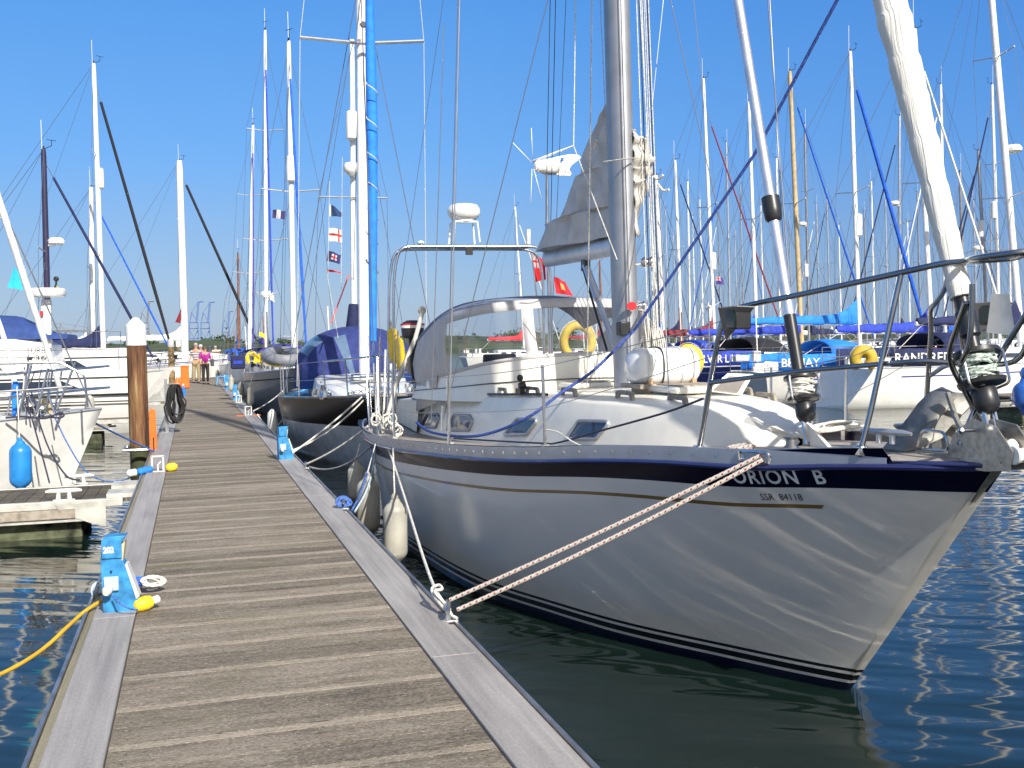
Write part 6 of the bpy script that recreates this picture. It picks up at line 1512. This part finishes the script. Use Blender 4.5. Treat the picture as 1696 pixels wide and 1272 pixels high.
# ------------------------------------------------------------------ things along the walkway
def hose():
    x, y = -.44, 21.2; r = thing('hose_post', 'grey steel post at the left edge of the walkway beside the black hoses', 'post', (x-.05, y, ZD)); b = MB(); b.box((x-.06, y, 1.0), (.06, .06, 1.05)); b.build('post', DSTEEL, r); b = MB(); b.tube([(x-.06, y, 1.42), (x+.2, y-.05, 1.42)], .02, 6); b.build('arm', DSTEEL, r)
    h = thing('coiled_hose', 'bundle of black hoses and cables hanging from the grey post', 'hose', (x+.08, y-.1, ZD))
    rn = random.Random(2)
    for i in range(13):
        b = MB(); a0 = rn.uniform(.04, .13); dx = rn.uniform(-.03, .10); L = rn.uniform(.28, .40); zc = 1.42-L; dy = rn.uniform(-.1, .05)
        b.tube([(x+.06+dx+a0*sin(a)*(1.2 if cos(a) < 0 else .8), y-.1+dy+.02*sin(a), max(.53, zc+L*cos(a))) for a in [k*2*pi/22 for k in range(23)]], .014, 7); b.build('hose_loop', RUBBER, h)
hose()
def simple(name, label, cat, mb_list, loc, group=None):
    r = thing(name, label, cat, loc, group=group)
    for nm, b, m, bv in mb_list: b.build(nm, m, r, bevel=bv)
    return r
q = PZ(255, 745, ZD)
b1 = MB(); b1.prism([(q.x-.06, q.y, .30), (q.x+.05, q.y, .30), (q.x+.04, q.y, 1.12), (q.x-.03, q.y, 1.17), (q.x-.06, q.y, 1.1)], (0, .05, 0)); b2 = MB(); b2.box((q.x, q.y-.005, .55), (.02, .01, .3))
simple('fender_board', 'bright orange upright plank strapped to the left edge before the rusty pile', 'plank', [('board', b1, ORANGE, .008), ('strap', b2, BLACK, 0)], q)
q = PZ(307, 643, ZD); b1 = MB(); b1.box((q.x, q.y, ZD+.45), (.32, .5, .85)); b2 = MB(); b2.box((q.x, q.y, ZD+.89), (.36, .54, .05))
simple('equipment_box', 'orange upright equipment cabinet on the left side of the far walkway', 'cabinet', [('body', b1, ORANGE, .02), ('lid', b2, ORANGE, .01)], q)
for px, py, lb, h_ in ((294, 650, 'orange fishing buoy leaning by the brown pile', .55), (299, 640, 'second orange buoy next to the cabinet', .4)):
    q = PZ(px, py, ZD); b1 = MB(); b1.lathe([(.03, 0), (.1, .08), (.12, h_*.5), (.07, h_*.85), (.02, h_)], q, n=12); b2 = MB(); b2.tube([q+V((0, 0, h_)), q+V((0, 0, h_+.15))], .015, 5)
    simple('marker_buoy', lb, 'buoy', [('float', b1, ORANGE, 0), ('stem', b2, CW, 0)], q)
q = PZ(304, 656, ZD); b1 = MB(); b1.lathe([(.07, 0), (.07, .22), (.03, .3), (.03, .36)], q, n=12); b2 = MB(); b2.lathe([(.035, .36), (.035, .41)], q, n=10)
simple('water_bottle', 'blue and white plastic bottle standing on the left edge beyond the black hoses', 'bottle', [('body', b1, LBLUE, 0), ('cap', b2, CW, 0)], q)
q = PZ(365, 634, ZD); 
def stool():
    r = thing('step_stool', 'pale blue plastic step stool on the right edge of the far walkway', 'stool', PZ(366, 636, ZD)); q = PZ(366, 637, ZD); b = MB(); b.box(q+V((0, 0, .36)), (.36, .3, .04)); b.build('seat', PBL2, r, bevel=.01)
    for sx in (-1, 1):
        for sy in (-1, 1): b = MB(); b.tube([q+V((sx*.14, sy*.11, .35)), q+V((sx*.18, sy*.14, 0))], .025, 6); b.build('leg', PBL2, r)
PBL2 = mat('pale_blue_plastic', (.12, .38, .72), .5); stool()
# dinghy on the third yacht
c = PY(470, 590, 30.5); b1 = MB(); ring = [c+V((.0+.45*cos(a), .2+1.2*sin(a), .12*sin(a))) for a in [k*2*pi/20 for k in range(21)]]; b1.tube(ring, .17, 10); b2 = MB(); b2.box(c+V((0, .2, -.05)), (.7, 2, .05)); b3 = MB(); b3.tube([p+V((-.04, -.03, -.13)) for p in ring], .05, 8)
simple('inflatable_dinghy', 'grey inflatable dinghy with yellow strake stowed on the foredeck of the third yacht', 'dinghy', [('tube', b1, mat('grey_hypalon', (.22, .23, .25), .6), 0), ('floor', b2, BLACK, 0), ('rubbing_strake', b3, YELLOW, 0)], c)
for lb, q, y in (('yellow horseshoe lifebuoy on the stern rail of the third yacht', (417, 594), 37), ('orange-yellow float beside it on the stern rail of the third yacht', (436, 594), 37)):
    horseshoe(lb, PY(*q, y), .14, .07, (.1, 1, 0), YELLOW)
c = PY(394, 600, 33); b1 = MB(); b1.box(c, (.42, .3, .40)); b2 = MB(); b2.box(c+V((0, -.155, 0)), (.26, .01, .1))
simple('canvas_locker', 'navy canvas covered box on the bow rail of the third yacht', 'box', [('cover', b1, NAVY, .04), ('badge', b2, ROYAL, 0)], c)
# wind generators and odd gear on the boats ahead
for lb, q, y in (('white wind generator with two blades on the third yacht', (441, 494), 36), ('white wind generator above the boats right of the mast', (1174, 510), 33)):
    c = PY(*q, y); r = thing('wind_generator', lb, 'wind generator', c, group='small wind generators'); b = MB(); b.tube([c, c-V((0, 0, 1.9))], .03, 6); b.build('pole', STEEL, r); b = MB(); b.lathe([(0, -.15), (.1, -.05), (.1, .15), (0, .3)], c, (.3, 1, 0), 10); b.prism([c+V(p) for p in ((.05, .2, .02), (.25, .5, .22), (.3, .5, -.12))], (.01, 0, 0)); b.build('body', WHITE, r)
    for k in range(3): a = k*2.09+.5; b = MB(); b.tube([c+V((0, -.12, 0)), c+V((.45*cos(a), -.14, .45*sin(a)))], [.05, .025], 6, flat=.3); b.build('blade', WHITE, r)
# ------------------------------------------------------------------ people at the far end
def person(label, foot, face, shirt, trous, hair, h=1.72, arms=((-.1, 0), (.1, 0)), stripes=False, extra=None):
    r = thing('person', label, 'person', foot, radians(face), group='people on the walkway'); k = h/1.75
    skin = mat('skin', (.50, .27, .18), .55)
    def skel(pts, edges, nm, m, parent=r, root=0, sub=2):
        me = bpy.data.meshes.new(nm); me.from_pydata([tuple(V(p[:3])*k) for p in pts], edges, []); me.materials.append(m)
        ob = bpy.data.objects.new(nm, me); COL.objects.link(ob); ob.parent = parent
        ob.modifiers.new('skin', 'SKIN'); me.skin_vertices or None
        for i, p in enumerate(pts): me.skin_vertices[0].data[i].radius = (p[3]*k, (p[4] if len(p) > 4 else p[3])*k); me.skin_vertices[0].data[i].use_root = (i == root)
        s_ = ob.modifiers.new('sub', 'SUBSURF'); s_.levels = sub; s_.render_levels = sub
        return ob
    def ensure(me):
        pass
    P_ = [(0, 0, .95, .13, .10), (0, 0, 1.15, .125, .095), (0, 0, 1.38, .15, .10), (0, 0, 1.50, .06), (0, -.01, 1.56, .06), (0, -.015, 1.66, .088, .10), (0, -.005, 1.73, .06, .07),
          (.09, 0, .88, .085), (.10, -.02, .50, .06), (.10, .02, .09, .042), (.10, -.12, .03, .04, .03), (-.09, 0, .88, .085), (-.11, -.03, .50, .06), (-.11, .0, .09, .042), (-.11, -.14, .03, .04, .03),
          (.19, 0, 1.42, .055), (.24, .02+arms[1][1]*.3, 1.16, .042), (.20+arms[1][0], -.12+arms[1][1], .98, .032), (.18+arms[1][0], -.20+arms[1][1], .97, .036, .02),
          (-.19, 0, 1.42, .055), (-.24, .02, 1.16, .042), (-.20+arms[0][0], -.12+arms[0][1], .95, .032), (-.18+arms[0][0], -.18+arms[0][1], .93, .036, .02)]
    E_ = [(0, 1), (1, 2), (2, 3), (3, 4), (4, 5), (5, 6), (0, 7), (7, 8), (8, 9), (9, 10), (0, 11), (11, 12), (12, 13), (13, 14), (2, 15), (15, 16), (16, 17), (17, 18), (2, 19), (19, 20), (20, 21), (21, 22)]
    def mk(nm, m, idx, grow, cut=None, sub=2):
        me = bpy.data.meshes.new(nm); mp = {a: i for i, a in enumerate(idx)}
        me.from_pydata([tuple(V(P_[a][:3])*k) for a in idx], [(mp[a], mp[b]) for a, b in E_ if a in mp and b in mp], []); me.materials.append(m)
        ob = bpy.data.objects.new(nm, me); COL.objects.link(ob); ob.parent = r
        bpy.context.view_layer.objects.active = ob
        ob.modifiers.new('skin', 'SKIN')
        if not me.skin_vertices: return None
        for a, i in mp.items():
            p = P_[a]; rx = p[3]+grow; ry = (p[4] if len(p) > 4 else p[3])+grow
            me.skin_vertices[0].data[i].radius = (rx*k, ry*k); me.skin_vertices[0].data[i].use_root = (i == 0)
        s_ = ob.modifiers.new('sub', 'SUBSURF'); s_.levels = sub; s_.render_levels = sub; return ob
    body = mk('body', skin, list(range(23)), 0)
    mk('shirt', shirt, [0, 1, 2, 15, 16, 19, 20], .022)
    mk('trousers', trous, [0, 7, 8, 9, 11, 12, 13], .022)
    b = MB(); b.ball(V((0, .005, 1.70))*k, .105*k, 12, sc=(.92, 1.0, .86)); b.ball(V((0, .04, 1.66))*k, .09*k, 10, sc=(1, .8, 1)); b.build('hair', hair, r, world=False)
    b = MB(); b.tube([V((0, -.10, 1.66))*k, V((0, -.125, 1.635))*k], [.012, .017], 6); b.build('nose', skin, r, world=False)
    b = MB()
    for s in (-1, 1): b.box(V((s*.035, -.103, 1.675))*k, (.035, .015, .018))
    b.build('eyes' if not extra else 'sunglasses', BLACK, r, world=False)
    for s in (-1, 1):
        b = MB(); sx = .10 if s > 0 else -.11; b.ball(V((sx, -.07, .035))*k, .06, 8, sc=(.75, 1.9, .6)); b.build('shoe', BLACK, r, world=False)
    return r
MAG = mat('magenta_shirt', (.36, .02, .26), .85); KH = mat('khaki_trousers', (.34, .26, .14), .85); DKT = mat('dark_brown_trousers', (.05, .04, .035), .9)
STR = bpy.data.materials.new('striped_shirt'); STR.use_nodes = True
t = STR.node_tree; g_ = nd(t, 'ShaderNodeNewGeometry'); sp_ = nd(t, 'ShaderNodeSeparateXYZ'); t.links.new(g_.outputs['Position'], sp_.inputs[0]); f_ = mth(t, 'LESS_THAN', mth(t, 'FRACT', mth(t, 'MULTIPLY', sp_.outputs['Z'], 9)), .5); t.links.new(mixc(t, f_, (.55, .5, .5), (.16, .12, .13)), t.nodes['Principled BSDF'].inputs['Base Color'])
fp = PZ(341, 636, ZD); person('man in a magenta shirt with a dark bag under his arm', fp, 10, MAG, DKT, mat('grey_brown_hair', (.10, .08, .06), .8), 1.66, ((-.02, 0), (.04, -.02)))
b1 = MB(); b1.box(fp+V((.30, -.10, .95)), (.16, .30, .32)); b2 = MB(); b2.tube(arc_corner([fp+V((.30, -.2, 1.1)), fp+V((.30, -.12, 1.25)), fp+V((.30, .0, 1.1))], .05), .012, 5)
simple('bag', 'dark grey bag held under the arm of the man in magenta', 'bag', [('body', b1, mat('charcoal_cloth', (.06, .06, .065), .8), .03), ('handle', b2, BLACK, 0)], fp+V((.3, -.1, .8)))
person('man in sunglasses with a striped shirt and khaki shorts on the far walkway', PZ(326, 634, ZD), -15, STR, KH, mat('grey_hair', (.35, .33, .30), .8), 1.82, extra=True)
person('person in a pale pink top standing behind the two men', PZ(334, 631, ZD), 20, mat('pale_pink_shirt', (.62, .50, .50), .85), DKT, mat('white_hair', (.6, .58, .55), .8), 1.75)
person('small distant figure in an orange-pink top at the end of the walkway', PZ(358, 620, ZD), 5, mat('salmon_shirt', (.65, .22, .15), .85), DKT, mat('grey_hair', (.35, .33, .30)), 1.7)
# ------------------------------------------------------------------ far pontoons on the right
finger('concrete-sided end pontoon below the boats at the right edge', 19.0, 32, 21.0, 22.4, z=.55, group='distant finger pontoons')
for i, (y, lb) in enumerate(((31.8, 'distant finger pontoon left of the scooped stern'), (37.0, 'distant finger pontoon behind the blue lettered boat'), (44.2, 'distant finger pontoon below the spruce mast'))):
    finger(lb, 20, 31, y, y+.9, z=.5, group='distant finger pontoons')
r_ = thing('pontoon_walkway', 'far pontoon walkway on the right between the two rows of yachts', 'pontoon', (32, 60, .5)); b = MB(); b.at = {'pl': [.5]*8}; b.box((32, 60, .47), (2, 90, .06)); b.build('decking', DECK, r_); b = MB(); b.box((32, 60, .2), (1.8, 90, .44)); b.build('float', FLOAT, r_)
# ------------------------------------------------------------------ far shore
def bank():
    rn = random.Random(9); b = MB(); rows = []
    for i in range(121):
        a = radians(-48+i*1.02); d0 = 230+30*sin(i*.2); row = []
        for (dd, z) in ((0, -.3), (8, 1.2), (30, 3.2+.8*sin(i*.7)), (90, 3.6+.9*sin(i*.33+1)), (2500, 4)):
            row.append((sin(a)*(d0+dd), cos(a)*(d0+dd), z))
        rows.append(row)
    b.grid(rows); o = b.build('grassy_bank', mat('marsh_grass', (.045, .06, .022), .95, var=.3, vscale=.08), None); tag(o, 'low green grassy bank along the far side of the marina', kind='structure')
    def clump(n, amin, amax, dmin, dmax, hmin, hmax):
        b = MB()
        for i in range(n):
            a = radians(rn.uniform(amin, amax)); d = rn.uniform(dmin, dmax); c = V((sin(a)*d, cos(a)*d, 3.0)); H = rn.uniform(hmin, hmax); W_ = H*rn.uniform(.8, 1.6)
            for k in range(60):
                p = c+V((rn.gauss(0, W_*.33), rn.gauss(0, W_*.3), abs(rn.gauss(H*.42, H*.28)))); s = rn.uniform(.3, .7)*H*.24; q = Quaternion((rn.random()-.5, rn.random()-.5, rn.random()-.5, rn.random()-.5)).normalized()
                b.add([p+q @ V(v)*s for v in ((-1, -.6, 0), (1, -.7, .2), (.8, .8, 0), (-.7, .9, -.2))], [(0, 1, 2, 3)])
        return b
    o = clump(260, -38, 62, 240, 330, .8, 2.3).build('distant_scrub', mat('scrub_foliage', (.045, .075, .025), .95, var=.35, vscale=.3), None, ang=10); tag(o, 'dark green scrub and bushes massed along the far bank', 'scrub', kind='stuff')
    o = clump(60, -40, 20, 800, 1000, 5, 9).build('distant_wood', mat('scrub_foliage', (0, 0, 0)), None, ang=10); tag(o, 'far wood on the low horizon at the left', 'wood', kind='stuff')
bank()
CRB = mat('hazed_crane_blue', (.15, .24, .45), .7); CRG = mat('crane_grey', (.22, .24, .28), .7)  # crane blue made paler, distance haze put into the colour
def crane(label, px, d, hpy, m, boom_up=True, w=26):
    c = at(px, 571-(px-318)*.019, d); c = V((c.x, c.y, 3)); rt = V((.957, -.29, 0)); r = thing('container_crane', label, 'crane', c, group='dock cranes on the horizon')
    H = (573-hpy)/F*d; b = MB(); Z = V((0, 0, 1)); s = H*.007+.3
    hw = H*.11; hl = H*.55
    for k in (-1, 1):
        for e in (-1, 1): b.tube([c+rt*hw*k+V((0, e*6, 0)), c+rt*hw*k*.8+V((0, e*6, hl))], s, 4)
    for z in (.2, .42, .55): b.tube([c-rt*hw+Z*H*z, c+rt*hw+Z*H*z], s, 4)
    b.tube([c-rt*hw, c+rt*hw+Z*H*.42], s*.7, 4); b.tube([c+rt*hw, c-rt*hw+Z*H*.42], s*.7, 4); b.build('portal', m, r)
    b = MB(); ap = c-rt*hw*.3+Z*H*.78; b.tube([c-rt*hw*.8+Z*hl, ap], s, 4); b.tube([c+rt*hw*.8+Z*hl, ap], s, 4); b.build('apex_frame', m, r)
    b = MB()
    if boom_up:
        tip = c+rt*H*.12+Z*H; b.tube([c+rt*hw*.6+Z*hl, tip], s*2.0, 4); b.tube([ap, tip], s*.5, 4); b.tube([tip, tip+rt*H*.10+Z*H*.0], s*1.4, 4)
    else:
        for q in (-1, 1): b.tube([c+rt*hw*q+Z*hl, c+rt*H*1.3*q+Z*hl*1.0], s*1.3, 4); b.tube([ap, c+rt*H*1.2*q+Z*hl], s*.5, 4)
    b.build('jib', m, r)
for a in (('blue dock crane with raised jib right of the thick white mast', 322, 1300, 497, CRB), ('second blue dock crane with raised jib, right of the first', 341, 1300, 498, CRB), ('shorter blue dock crane with raised jib near the furled sails', 375, 1500, 514, CRB), ('grey-blue dock crane with raised jib above the rusty pile', 240, 1400, 495, CRG)): crane(*a)
for a in (('grey dock crane with level jib behind the radar mast', 104, 1500, 515, CRG), ('grey dock crane with level jib at the far left', 52, 1500, 513, CRG)): crane(*a, boom_up=False)
